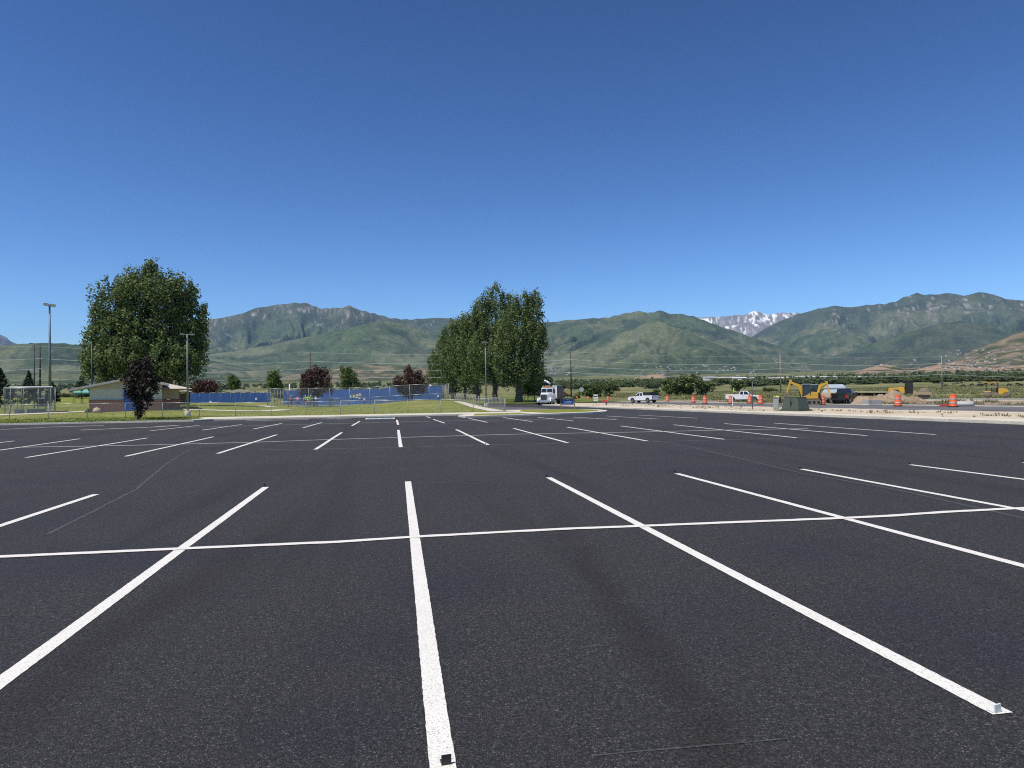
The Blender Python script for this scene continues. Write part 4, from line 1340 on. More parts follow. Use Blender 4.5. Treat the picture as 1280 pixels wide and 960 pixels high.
lz = lambda x, y: float(lawn_z(np.array(x), np.array(y)))
fence('chain_link_fence', 'waist-high chain-link fence along the sidewalk in front of the lawn', [(-66, 67.1), (10.6, 67.1)], 1.2, 3.05, lambda x, y: lz(x, y + 0.4))
fence('chain_link_fence', 'waist-high chain-link fence running back beside the path towards the poplars', [(10.6, 67.4), (10.1, 84), (9.0, 109)], 1.2, 2.4, lz, post_r=0.032)

# the ball court enclosure: tall wire round it, blue screens on the back
CX0, CX1, CY0, CY1 = -18.4, 8.6, 110.5, 126.5
court = grid_sheet('ball_court', CX0, CX1, CY0, CY1, 20, 14, lambda x, y: lawn_z(x, y * 0 + CY0 - 8) * 0 + 0.42 + x * 0, 'court')
cz = lambda x, y: 0.40 + 0.42 * float(sstep(-6, 6, np.array(x)))
ce = fence('court_enclosure', 'tall galvanised chain-link enclosure round the ball court', [(CX0, CY0), (CX1, CY0), (CX1, CY1)], 2.75, 3.0, cz, mid=True, post_r=0.045, rail_r=0.035, pitch=0.10, w=0.005)
ce2 = fence('court_side_fence', 'tall chain-link side of the ball court by the long blue fence', [(CX0, CY0 + 0.05), (CX0, CY1)], 2.75, 3.0, cz, post_r=0.045, rail_r=0.035, pitch=0.10, w=0.005)
sf = fence('court_back_fence', 'back fence of the ball court hung with royal blue windscreen panels', [(CX0, CY1), (CX1, CY1)], 2.75, 2.7, cz, post_r=0.045, rail_r=0.035, pitch=0.2, w=0.005)
for k in range(10):
    x0, x1 = CX0 + k * 2.7 + 0.015, CX0 + (k + 1) * 2.7 - 0.015
    z0, z1 = cz(x0, 0), cz(x1, 0)
    b = MB()
    nx, nz = 8, 5
    vs = [(x0 + (x1 - x0) * i / nx, CY1 - 0.07 + 0.015 * math.sin(i * 1.1 + k) * math.sin(math.pi * j / nz), (z0 + (z1 - z0) * i / nx) + 0.12 + 2.55 * j / nz) for j in range(nz + 1) for i in range(nx + 1)]
    b.add(vs, [(j * (nx + 1) + i, j * (nx + 1) + i + 1, (j + 1) * (nx + 1) + i + 1, (j + 1) * (nx + 1) + i) for j in range(nz) for i in range(nx)])
    b.build('windscreen', 'screen_blue', sf, True)
for px, zz in ((438, 1.5), (503, 1.4), (449, 1.2), (455, 1.0), (548, 0.9)):
    p = at(px, 125.4)
    MB().box((p.x, CY1 - 0.16, cz(p.x, 0) + zz), (0.34, 0.03, 0.40)).build('notice', 'white_flat', sf)
# long low blue fence
BF0, BF1 = at(236, 142), at(338, 142)
bz = 0.55
bf = empty('blue_screen_fence', (0, 0, 0), 0, 'long low fence covered in royal blue windscreen beside the concession building', 'fence')
nb = 8
for k in range(nb + 1):
    p = BF0.lerp(BF1, k / nb)
    MB().tube((p.x, p.y, bz - 0.2), (p.x, p.y, bz + 2.4), 0.045, None, 8).build('post', 'galv_dull', bf, True)
    if k < nb:
        q = BF0.lerp(BF1, (k + 1) / nb)
        MB().tube((p.x, p.y, bz + 2.4), (q.x, q.y, bz + 2.4), 0.035, None, 6).build('top_rail', 'galv', bf, True)
        e = (q - p).normalized()
        b = MB()
        a, c = p + e * 0.015, q - e * 0.015
        nx, nz = 8, 5
        vs = []
        for j in range(nz + 1):
            for i in range(nx + 1):
                w_ = a.lerp(c, i / nx)
                bulge = 0.015 * math.sin(i * 1.3 + k * 2) * math.sin(math.pi * j / nz)
                vs.append((w_.x - e.y * -0.06 + e.y * bulge, w_.y - 0.06 - e.x * bulge, bz + 0.08 + 2.24 * j / nz))
        b.add(vs, [(j * (nx + 1) + i, j * (nx + 1) + i + 1, (j + 1) * (nx + 1) + i + 1, (j + 1) * (nx + 1) + i) for j in range(nz) for i in range(nx)])
        b.build('windscreen', 'screen_blue', bf, True)
for f, zz in ((0.26, 0.75), (0.82, 1.2)):
    p = BF0.lerp(BF1, f)
    MB().box((p.x, p.y - 0.2, bz + zz), (0.36, 0.03, 0.36)).build('notice', 'white_flat', bf)


# white pipe stubs above the court screens
for px in (362, 538):
    p = at(px, 131); zb = 0.6
    o = MB().tube((0, 0, 0), (0, 0, z_at(px, 480, 131) - zb), 0.09, None, 10).build('white_post', 'white_flat', None, True)
    o.location = (p.x, p.y, zb)
    tag(o, 'plain white post rising behind the blue court screens', 'post', 'white posts behind the court screens')

# benches and a board inside the court
def court_bench(px, d, w, lab):
    p = at(px, d); z = 0.45
    t = empty('court_bench', (p.x, p.y, z), face_cam(p), lab, 'bench')
    MB().box((0, 0, 0.45), (w, 0.36, 0.05)).build('seat', 'galv', t)
    MB().box((0, 0.2, 0.8), (w, 0.05, 0.2)).build('backrest', 'galv', t)
    for s in (-1, 1):
        b = MB(); b.box((s * w * 0.42, 0, 0.215), (0.05, 0.34, 0.43)); b.box((s * w * 0.42, 0.2, 0.56), (0.05, 0.05, 0.7)); b.build('leg', 'galv_dull', t)
    return t


court_bench(426, 118, 2.6, 'long metal bench with a backrest inside the ball court')
court_bench(476, 119, 2.2, 'short metal bench below the plum tree side of the court')
p = at(446, 121)
t = empty('notice_board', (p.x, p.y, 0.65), face_cam(p), 'grey framed notice board with white papers inside the court', 'board')
for s in (-1, 1):
    MB().tube((s * 0.85, 0, 0), (s * 0.85, 0, 1.9), 0.04, None, 8).build('post', 'galv_dull', t)
bd = MB().box((0, 0, 1.35), (1.64, 0.05, 0.8)).build('board', 'pole_grey', t)
for s in (-0.5, 0.05, 0.5):
    MB().box((s, -0.035, 1.4 + s * 0.2), (0.34, 0.01, 0.42)).build('paper', 'white_flat', t)

# ------------------------------------------------------------------ concession building
d = 80.0
zb = lz(-28, 77)
left, right = at(111.5, d), at(203, d)
ax = (right - left); Wd = ax.length
rz = math.atan2(ax.y, ax.x)
bd_ = empty('concession_building', (left.x, left.y, zb), rz, 'tan and brick concession building with pale gable roof and blue door', 'building')
k = d / FPX
eave, ridge_x = z_at(111, 486, d) - zb, (152 - 111.5) * k
ridge_z = z_at(152, 471.5, d) - zb
DP = 9.0
ov = 0.42
LX, RX = -1.6, Wd + 0.6
sl = (ridge_z - eave + 0.0) / (ridge_x - LX)
eL = ridge_z - (ridge_x - LX) * 0.215
eR = ridge_z - (RX - ridge_x) * 0.215
bh = 1.05
b = MB(); b.box((Wd / 2, DP / 2 + 0.06, bh + 0.06 + (eave - bh - 0.06) / 2), (Wd - 0.08, DP, eave - bh - 0.06)); b.build('stucco_wall', 'stucco', bd_)
MB().box((Wd / 2, DP / 2, bh / 2 - 0.1), (Wd, DP + 0.1, bh + 0.2)).build('brick_base', 'brick', bd_)
MB().box((Wd / 2, DP / 2, bh + 0.03), (Wd + 0.08, DP + 0.18, 0.06)).build('ledge', 'ledge', bd_)
gz = lambda x: ridge_z - abs(x - ridge_x) * 0.215 - 0.12
MB().prism([(0, eave), (Wd, eave), (Wd, gz(Wd)), (ridge_x, gz(ridge_x)), (0, gz(0))], 0.14, c=(0, 0.03, 0)).build('gable', 'stucco_tan', bd_)
rf = MB()
for xa, za in ((LX, eL), (RX, eR)):
    rf.add([(xa, -ov, za), (ridge_x, -ov, ridge_z), (ridge_x, DP + 0.6, ridge_z), (xa, DP + 0.6, za)] + [(xa, -ov, za - 0.09), (ridge_x, -ov, ridge_z - 0.09), (ridge_x, DP + 0.6, ridge_z - 0.09), (xa, DP + 0.6, za - 0.09)],
           [(0, 1, 2, 3), (7, 6, 5, 4), (0, 4, 5, 1), (2, 6, 7, 3), (3, 7, 4, 0)])
roof = rf.build('roof', 'roof', bd_)
fb = MB()
for xa, za in ((LX, eL), (RX, eR)):
    fb.add([(xa, -ov - 0.03, za + 0.01), (ridge_x, -ov - 0.03, ridge_z + 0.01), (ridge_x, -ov - 0.03, ridge_z - 0.2), (xa, -ov - 0.03, za - 0.2)], [(0, 1, 2, 3)])
    fb.add([(xa, -ov + 0.012, za - 0.1), (ridge_x, -ov + 0.012, ridge_z - 0.1), (ridge_x, -ov + 0.012, ridge_z - 0.2), (xa, -ov + 0.012, za - 0.2)], [(3, 2, 1, 0)])
fb.build('fascia', 'fascia', roof)
dx = (151 - 111.5) * k
dr = MB().box((dx, -0.02, 1.05), (1.06, 0.10, 2.1)).build('door', 'door_blue', bd_)
MB().box((dx - 0.40, -0.1, 1.0), (0.12, 0.06, 0.05)).build('handle', 'galv', dr)
b = MB()
for s in (-1, 1): b.box((dx + s * 0.57, -0.03, 1.06), (0.07, 0.13, 2.12))
b.box((dx, -0.03, 2.15), (1.22, 0.13, 0.07)); b.build('door_frame', 'door_blue', bd_)
vt = MB().box((dx - 0.05, -0.06, ridge_z - 0.55), (0.42, 0.05, 0.34)).build('vent', 'barn_wall', bd_)
for q in range(4): MB().box((dx - 0.05, -0.1, ridge_z - 0.67 + q * 0.08), (0.38, 0.03, 0.03), Matrix.Rotation(0.5, 4, 'X')).build('louvre', 'ledge', vt)
# rear block with its hip roof
W2 = (220 - 203) * k + 0.3
MB().box((Wd + W2 / 2 - 0.02, 3.2 + DP / 2, bh + 0.05 + (eave - bh) / 2), (W2, DP - 2, eave - bh - 0.05)).build('stucco_wall', 'stucco_tan', bd_)
MB().box((Wd + W2 / 2 - 0.01, 3.2 + DP / 2, bh / 2 - 0.1), (W2 + 0.06, DP - 1.92, bh + 0.2)).build('brick_base', 'brick', bd_)
hx = Wd + W2 + 1.1
hp = MB()
hz0, hz1 = eave - 0.02, ridge_z - 0.08
hp.add([(ridge_x, 2.2, hz0), (hx, 2.2, hz0), (hx, DP + 4, hz0), (ridge_x, DP + 4, hz0), (ridge_x, 6.5, hz1), (Wd - 1.0, 6.5, hz1)], [(0, 1, 5, 4), (1, 2, 5), (2, 3, 4, 5), (3, 2, 1, 0), (0, 4, 3)])
hp.build('hip_roof', 'roof', bd_)
p = at(121, 79.2); 
o = MB().lathe([(0.05, 0.0), (0.34, 0.02), (0.36, 0.2), (0.27, 0.42), (0.06, 0.5)], 12).build('boulder', 'boulder', None, True)
for v in o.data.vertices: v.co *= 1 + 0.15 * perlin(np.array(v.co.x * 4), np.array(v.co.z * 4 + v.co.y * 3), 3)
o.location = (p.x, p.y, lz(p.x, p.y) + 0.0)
tag(o, 'tan boulder resting against the brick base of the building', 'boulder')


# ------------------------------------------------------------------ poles and lamps
def lamp_post(px, d, top, heads, lab, zb=None, mat='pole_grey', base=True, rot=0.0, span=0.42):
    p = at(px, d); z = z_ground(p) if zb is None else zb
    H = z_at(px, top, d) - z
    t = empty('light_pole', (p.x, p.y, z), face_cam(p) + rot, lab, 'light pole')
    if base: MB().lathe([(0.26, -0.2), (0.26, 0.55), (0.23, 0.6)], 14).build('concrete_base', 'concrete' if mat != 'pole_dark' else 'pole_grey', t, True)
    MB().tube((0, 0, 0.5 if base else -0.2), (0, 0, H), 0.095, 0.06, 10).build('pole', mat, t, True)
    for s in heads:
        h = MB(); h.box((s * span, 0, H - 0.02), (0.42, 0.26, 0.09), taper=(0.9, 0.85))
        ho_ = h.build('lamp_head', 'pole_grey', t)
        MB().box((s * (span), 0, H - 0.085), (0.30, 0.18, 0.025)).build('lens', 'lamp_clear', ho_)
        MB().tube((0, 0, H - 0.1), (s * (span - 0.18), 0, H), 0.035, None, 6).build('arm', mat, t)
    return t


lamp_post(234.5, 70.5, 417.5, (-1, 1), 'grey twin-headed parking lot light pole at the sidewalk by the building', 0.12)
lamp_post(607.5, 86, 427.5, (-1, 1), 'grey parking lot light pole standing in front of the poplars', 0.14, rot=1.1)
lamp_post(43, 120, 429, (-1,), 'dark pole with a single lamp arm beside the wooden utility pole', None, 'pole_dark', False)
lamp_post(115, 94, 430, (), 'thin bare grey pole in front of the huge cottonwood', None, 'pole_dark', False)
lamp_post(75, 165, 471, (), 'short bare dark pole beyond the lawn', None, 'pole_dark', False)
p = at(62.5, 142); zb = z_ground(p); H = z_at(62.5, 382, 142) - zb
t = empty('floodlight_mast', (p.x, p.y, zb), face_cam(p), 'tall grey floodlight mast with a cluster of dark lamps at its top', 'light pole')
MB().tube((0, 0, -0.3), (0, 0, H), 0.24, 0.13, 12).build('mast', 'pole_grey', t, True)
MB().box((0, 0, H - 0.05), (1.5, 0.12, 0.12), Matrix.Rotation(0.12, 4, 'Y')).build('cross_arm', 'pole_dark', t)
for s in (-0.7, -0.36, 0.05, 0.4, 0.7):
    f = MB().lathe([(0.10, -0.2), (0.19, -0.05), (0.21, 0.18)], 12, (s, -0.2, H + 0.12 - s * 0.12), Matrix.Rotation(R(115), 4, 'X')).build('floodlight', 'pole_dark', t, True)
    MB().lathe([(0.17, 0), (0.17, 0.02)], 12, (s, -0.365, H + 0.04 - s * 0.12), Matrix.Rotation(R(115), 4, 'X')).build('lens', 'lamp_clear', f)

# power line along the valley road
line = [(-330, 150, 425, 'wood_pole'), (50, 169, 432, 'wood_pole'), (388.5, 207, 440, 'wood_pole'), (714, 222, 439, 'wood_pole'), (976, 260, 444, 'wood_pale'), (1178, 300, 445, 'wood_pale'), (1420, 350, 446, 'wood_pale')]
att = []
labs = ['dark wooden utility pole standing beyond the batting cage', 'dark wooden utility pole rising behind the plum tree of the court', 'dark wooden utility pole behind the blue park sign', 'pale wooden utility pole behind the grey pedestal', 'pale wooden utility pole in the meadow beyond the dirt heap']
for i, (px, d, top, mt) in enumerate(line):
    p = at(px, d); z = z_ground(p); H = z_at(px, top, d) - z
    hs = [H - 0.15, H - 2.6, H - 4.6, H - 6.6]
    att.append([Vector((p.x, p.y - 0.35, z + h)) for h in hs])
    if i in (0, 6): continue
    t = empty('utility_pole', (p.x, p.y, z), 0, labs[i - 1], 'utility pole')
    MB().tube((0, 0, -0.5), (0, 0, H), 0.24, 0.15, 10).build('pole', mt, t, True)
    for h in hs[1:]:
        MB().tube((0, 0.05, h - 0.05), (0, -0.38, h), 0.06, 0.05, 8).build('insulator', 'white_flat' if mt == 'wood_pole' else 'galv_dull', t)
for i in range(len(line) - 1):
    for k in range(4):
        a, b_ = att[i][k], att[i + 1][k]
        n = 14
        pts = []
        sag = (b_ - a).length * (0.014 if k else 0.010)
        for q in range(n + 1):
            f = q / n
            P = a.lerp(b_, f); P.z -= sag * 4 * f * (1 - f); pts.append(P)
        w = MB().path(pts, [0.036 if k else 0.018] * (n + 1), 4).build('power_line', 'wire')
        tag(w, ('thin topmost ground wire strung between the utility poles' if k == 0 else 'bright bare power conductor strung between the utility poles'), 'power line', 'power lines' if k else 'ground wires')

# ------------------------------------------------------------------ batting cage and canopies on the left lawn
d = 82.0
A, B_ = at(5, d), at(69.5, d)
zb = lz(A.x, A.y)
W = (B_ - A).length
t = empty('batting_cage', (A.x, A.y, zb), math.atan2((B_ - A).y, (B_ - A).x), 'galvanised chain-link batting cage with flat pale roof on the lawn', 'batting cage')
Hc, Dc = 2.5, 3.6
for q in (0, 0.125, 0.25, 0.37, 0.66, 0.79, 0.9, 1.0):
    MB().tube((q * W, 0, -0.2), (q * W, 0, Hc), 0.03, None, 8).build('post', 'pole_grey', t, True)
for q in (0, 0.33, 0.66, 1.0):
    MB().tube((q * W, Dc, -0.2), (q * W, Dc, Hc + 0.12), 0.03, None, 8).build('post', 'pole_grey', t, True)
for y in (0, Dc):
    MB().tube((0, y, Hc), (W, y, Hc), 0.03, None, 6).build('top_rail', 'galv', t, True)
for x in (0, W):
    MB().tube((x, 0, Hc), (x, Dc, Hc), 0.03, None, 6).build('top_rail', 'galv', t, True)
MB().box((W * 0.52, Dc * 0.5, Hc + 0.10), (W * 0.86, Dc * 0.96, 0.05), Matrix.Rotation(0.03, 4, 'X')).build('roof_sheet', 'white_flat', t)
for a, b_ in (((0, 0, 0), (W, 0, 0)), ((0, Dc, 0), (W, Dc, 0)), ((0, 0, 0), (0, Dc, 0)), ((W, 0, 0), (W, Dc, 0))):
    chainlink(a, b_, Hc - 0.05, t, 0.08, 0.0042)
pm = empty('pitching_machine', A.lerp(B_, 0.52) + Vector((0.2, 1.6, zb)), math.atan2((B_ - A).y, (B_ - A).x), 'dark blue boxy pitching machine with a white cap inside the cage', 'machine')
MB().box((0, 0, 1.05), (0.85, 0.6, 0.75)).build('housing', 'pole_dark', pm, bevel=0.04)
MB().box((-0.12, 0, 1.48), (0.5, 0.5, 0.10)).build('cap', 'white_flat', pm)
for s in (-1, 1):
    for y in (-0.22, 0.22): MB().tube((s * 0.35, y, 0), (s * 0.3, y, 0.7), 0.04, None, 6).build('leg', 'pole_dark', pm)
bb = empty('concrete_bench', A.lerp(B_, 0.42) + Vector((0, 0.9, zb)), math.atan2((B_ - A).y, (B_ - A).x), 'low grey concrete block bench inside the cage', 'bench')
for s in (-0.9, 0.05, 0.75): MB().box((s, 0, 0.22), (0.80, 0.5, 0.44)).build('block', 'pole_grey', bb, bevel=0.02)
for px, lab in ((97.5, 'teal canopy tent beside the conifer on the far lawn'), (107.5, 'teal canopy tent half hidden by the building eave')):
    d = 150.0
    p = at(px, d); z = lz(p.x, p.y)
    zt, ze = z_at(px, 485.5, d) - z, z_at(px, 490.5, d) - z
    t = empty('canopy_tent', (p.x, p.y, z), 0.15, lab, 'canopy')
    w = 0.64
    MB().add([(-w, -w, ze), (w, -w, ze), (w, w, ze), (-w, w, ze), (-0.12, -0.12, zt), (0.12, -0.12, zt), (0.12, 0.12, zt), (-0.12, 0.12, zt)] + [(sx_ * w, sy_ * w, ze - 0.18) for sx_, sy_ in ((-1, -1), (1, -1), (1, 1), (-1, 1))],
             [(0, 1, 5, 4), (1, 2, 6, 5), (2, 3, 7, 6), (3, 0, 4, 7), (4, 5, 6, 7), (8, 9, 1, 0), (9, 10, 2, 1), (10, 11, 3, 2), (11, 8, 0, 3)]).build('canopy', 'teal', t)
    for a in (-1, 1):
        for c in (-1, 1): MB().tube((a * w * 0.96, c * w * 0.96, 0), (a * w * 0.96, c * w * 0.96, ze), 0.04, None, 6).build('leg', 'pole_dark', t)
# open picnic shelter to the right of the building
p = at(222, 128); z = lz(p.x, p.y)
t = empty('picnic_shelter', (p.x, p.y, z), 0.1, 'low open picnic shelter with pale roof behind the concession building', 'shelter')
for a in (-1, 1):
    for c in (-1, 1): MB().box((a * 1.5, c * 1.8, 1.05), (0.16, 0.16, 2.1)).build('post', 'barn_wall', t)
MB().prism([(-1.9, 2.1), (1.9, 2.1), (0, 2.7)], 4.6).build('roof', 'roof', t)
MB().box((0, 1.7, 0.9), (3.0, 0.12, 1.8)).build('back_wall', 'barn_wall', t)
MB().box((0, 0, 0.7), (2.0, 0.8, 0.06)).build('table_top', 'wood_pale', t)
for s in (-1, 1): MB().box((s * 0.7, 0, 0.34), (0.08, 0.6, 0.68)).build('table_leg', 'wood_pale', t)
# far low shed roof behind the blue fence
p = at(300, 175); z = z_ground(p)
t = empty('low_shed', (p.x, p.y, z), 0.1, 'low shed whose pale roof just clears the long blue fence', 'shed')
MB().box((0, 0, 0.7), (6, 5, 1.4)).build('wall', 'house_tan', t)
MB().prism([(-3.4, 1.4), (3.4, 1.4), (0, 2.05)], 5.8).build('roof', 'roof', t)


# ------------------------------------------------------------------ park sign on the island
p = Vector((17.6, 70.6, 0.145))
t = empty('park_sign', p, face_cam(p), 'blue park sign on wooden posts under a little dark gable roof', 'sign')
k = 73.1 / FPX
for s in (-1, 1):
    MB().box((s * 8.6 * k, 0, 0.55), (0.10, 0.12, 1.2)).build('post', 'sign_wood', t)
    MB().box((s * 0.47, 0, 1.285), (1.06, 0.44, 0.15), Matrix.Rotation(s * 0.36, 4, 'Y')).build('roof_board', 'black', t)
bdp = MB().box((0, 0, 0.78), (15.0 * k, 0.06, 0.54)).build('panel', 'sign_blue', t)
MB().box((0, 0, 0.48), (17.2 * k, 0.08, 0.05)).build('lower_rail', 'sign_wood', t)
MB().box((0, 0, 1.10), (17.2 * k, 0.09, 0.07)).build('upper_rail', 'pole_dark', t)
MB().box((0, 0, 1.24), (0.14, 0.08, 0.22)).build('king_post', 'fascia', t)
# the lettering cannot be read in the photograph: rows of small pale strokes stand for it
sr = random.Random(3)
for zz, x0_, x1_, hh in ((0.80, -0.44, 0.44, 0.085), (0.66, -0.34, 0.32, 0.075)):
    x = x0_
    while x < x1_:
        w_ = sr.uniform(0.03, 0.06)
        b = MB(); b.box((x, -0.036, zz), (0.014, 0.008, hh)); b.box((x + w_ * 0.4, -0.036, zz + sr.choice([-1, 0, 1]) * hh * 0.4), (w_ * 0.6, 0.008, 0.016)); b.build('letter_stroke', 'white_flat', bdp)
        x += w_ + 0.018
MB().box((0.02, -0.036, 0.98), (0.16, 0.008, 0.06)).build('emblem', 'white_flat', bdp)


# ------------------------------------------------------------------ vehicles
def wheel(parent, x, y, r=0.39, w=0.26, rim='chrome'):
    rot = Matrix.Rotation(math.pi / 2, 4, 'X')
    ty = MB().lathe([(r * 0.62, -w / 2), (r * 0.93, -w / 2), (r, -w / 2 + 0.04), (r, w / 2 - 0.04), (r * 0.93, w / 2), (r * 0.62, w / 2)], 20, (0, 0, 0), rot).build('wheel', 'rubber', parent, True)
    ty.location = (x, y, r)
    s = 1 if y > 0 else -1
    MB().lathe([(r * 0.60, -0.015), (r * 0.58, 0.015), (r * 0.2, -0.02), (r * 0.1, 0.03)], 14, (0, s * (w / 2 + 0.002), 0), Matrix.Rotation(-s * math.pi / 2, 4, 'X')).build('rim', rim, ty)
    return ty


def arch(cx, r, n=9):
    return [(cx - r * math.cos(math.pi * i / (n - 1)), 0.42 + r * math.sin(math.pi * i / (n - 1))) for i in range(n)]


def pickup(name, label, loc, rz, paint='white', bed_load=None, group=None):
    """x forward; 5.6 m long"""
    t = empty(name, loc, rz, label, 'pickup truck', group)
    fw, rw = 1.72, -1.72
    prof = [(-2.75, 0.62), (-2.75, 1.12), (-0.55, 1.14), (1.22, 1.14), (2.55, 1.05), (2.72, 0.92), (2.75, 0.50), (2.2, 0.42)] + [(x, z) for x, z in reversed(arch(fw, 0.48))] + [(x, z) for x, z in reversed(arch(rw, 0.48))] + [(-2.3, 0.5)]
    MB().prism(prof, 1.90).build('body', paint, t, bevel=0.03)
    b = MB()
    cabp = [(-0.62, 1.14), (1.28, 1.14), (0.62, 1.80), (-0.46, 1.82)]
    n = 4
    vs = [(x, -0.93 if z < 1.3 else -0.74, z) for x, z in cabp] + [(x, 0.93 if z < 1.3 else 0.74, z) for x, z in cabp]
    b.add(vs, [(0, 1, 2, 3), (7, 6, 5, 4), (0, 4, 5, 1), (1, 5, 6, 2), (2, 6, 7, 3), (3, 7, 4, 0)])
    cab = b.build('cab', paint, t, bevel=0.03)

    def on_side(pts, s, lift=0.012):
        out = []
        for x, z in pts:
            y = 0.93 + (0.74 - 0.93) * (z - 1.14) / (1.80 - 1.14)
            out.append((x, s * (y + lift), z))
        return out
    for s in (-1, 1):
        for w_, nm in (([(0.14, 1.22), (1.02, 1.22), (0.54, 1.70), (0.14, 1.72)], 'side_window'), ([(-0.48, 1.22), (0.04, 1.22), (0.04, 1.72), (-0.40, 1.73)], 'side_window')):
            MB().add(on_side(w_, s), [(0, 1, 2, 3)]).build(nm, 'glass', cab)
        MB().box((1.0, s * 1.06, 1.28), (0.12, 0.2, 0.18)).build('mirror', 'black', t)
        MB().box((0.0, s * 0.957, 1.0), (0.2, 0.02, 0.04)).build('handle', 'black', t)
        MB().box((2.68, s * 0.74, 0.86), (0.14, 0.36, 0.2)).build('headlight', 'lamp_clear', t)
        MB().box((-2.74, s * 0.86, 0.92), (0.06, 0.16, 0.36)).build('tail_light', 'red_lamp', t)
    fr = MB().add([(1.24, -0.84, 1.19), (1.24, 0.84, 1.19), (0.67, 0.69, 1.77), (0.67, -0.69, 1.77)], [(0, 1, 2, 3)])
    for i, v in enumerate(fr.v): fr.v[i] = (v[0] + 0.025, v[1], v[2] + 0.02)
    fr.build('windscreen', 'glass', cab)
    MB().add([(-0.63, -0.80, 1.24), (-0.63, 0.80, 1.24), (-0.51, 0.68, 1.74), (-0.51, -0.68, 1.74)], [(0, 1, 2, 3)]).build('rear_window', 'glass', cab)
    # load bed: dark floor inside side walls
    MB().box((-1.66, 0, 1.128), (1.95, 1.60, 0.03)).build('bed_floor', 'black', t)
    for s in (-1, 1): MB().box((-1.66, s * 0.88, 1.20), (2.1, 0.13, 0.16)).build('bed_side', paint, t, bevel=0.02)
    MB().box((-2.70, 0, 1.19), (0.09, 1.64, 0.14)).build('tailgate', paint, t, bevel=0.02)
    MB().box((2.76, 0, 0.56), (0.14, 1.86, 0.2)).build('front_bumper', 'chrome', t, bevel=0.03)
    MB().box((-2.80, 0, 0.58), (0.14, 1.80, 0.18)).build('rear_bumper', 'chrome' if paint == 'white' else 'black', t, bevel=0.03)
    MB().box((2.735, 0, 0.85), (0.05, 1.06, 0.3)).build('grille', 'grille', t)
    MB().box((0, 0, 0.44), (4.6, 1.2, 0.2)).build('chassis', 'black', t)
    for x in (fw, rw):
        for s in (-1, 1): wheel(t, x, s * 0.84)
    if bed_load == 'rack':
        MB().box((-1.42, 0, 1.55), (1.75, 1.56, 0.60)).build('bed_box', 'black', t, bevel=0.03)
    return t


def heading(p, px_dir):
    """rotation so that local +x points to the right (px_dir=1) or left (-1) as seen from the camera"""
    a = math.atan2(p.x, p.y)
    return -a if px_dir > 0 else -a + math.pi


p = at(804, 128, 0.02); p.z = 0.03
pickup('pickup_truck', 'white pickup with a black box on its bed parked beyond the drums', p, heading(p, -1) + R(-40), 'white', 'rack')
p = at(929, 122, 0.03); p.z = 0.04
pickup('pickup_truck', 'white pickup with an open bed parked side-on on the far roadside', p, heading(p, 1) + R(-3), 'white')
p = at(1056, 97, 0.03); p.z = 0.06
pickup('pickup_truck', 'black pickup seen from behind next to the excavators', p, heading(p, 1) + R(76), 'black_paint')
# equipment trailer with beige cover in front of the black pickup
p = at(1039, 98); p.z = 0.05
t = empty('equipment_trailer', p, heading(p, 1) + R(8), 'low trailer carrying a beige covered compressor beside the orange drum', 'trailer')
MB().box((0, 0, 0.62), (3.0, 1.7, 0.12)).build('deck', 'steel_dirty', t)
MB().box((-0.35, 0, 1.05), (1.5, 1.4, 0.72)).build('cover', 'beige', t, bevel=0.08)
MB().box((0.82, 0, 1.12), (0.75, 1.3, 0.86)).build('engine_box', 'white_flat', t, bevel=0.06)
MB().tube((-1.5, 0, 0.6), (-2.5, 0, 0.5), 0.06).build('drawbar', 'black', t)
for x in (-0.1, 0.7):
    for s in (-1, 1): wheel(t, x, s * 0.9, 0.34, 0.22, 'galv')

# the white vacuum truck facing the lot
p = at(686.5, 119.0, 0.0)
p.z = 0.0
t = empty('vacuum_truck', p, face_cam(p) - math.pi / 2 + R(-15), 'big white conventional truck with boom and tank body facing the lot', 'truck')
hood = MB().add([(1.7, -0.95, 0.75), (3.5, -0.62, 0.75), (3.5, 0.62, 0.75), (1.7, 0.95, 0.75), (1.7, -0.92, 2.05), (3.42, -0.58, 1.72), (3.42, 0.58, 1.72), (1.7, 0.92, 2.05)], [(3, 2, 1, 0), (4, 5, 6, 7), (0, 1, 5, 4), (1, 2, 6, 5), (2, 3, 7, 6), (3, 0, 4, 7)]).build('hood', 'white', t, bevel=0.07)
MB().box((3.49, 0, 1.26), (0.05, 0.98, 0.86)).build('grille', 'grille', hood)
MB().box((3.46, 0, 1.26), (0.06, 1.12, 1.0)).build('grille_surround', 'chrome', hood)
cab = MB().add([(0.1, -1.05, 0.9), (1.75, -1.05, 0.9), (1.75, 1.05, 0.9), (0.1, 1.05, 0.9), (0.1, -0.98, 2.95), (1.4, -0.95, 2.9), (1.4, 0.95, 2.9), (0.1, 0.98, 2.95)], [(3, 2, 1, 0), (4, 5, 6, 7), (0, 1, 5, 4), (1, 2, 6, 5), (2, 3, 7, 6), (3, 0, 4, 7)]).build('cab', 'white', t, bevel=0.06)
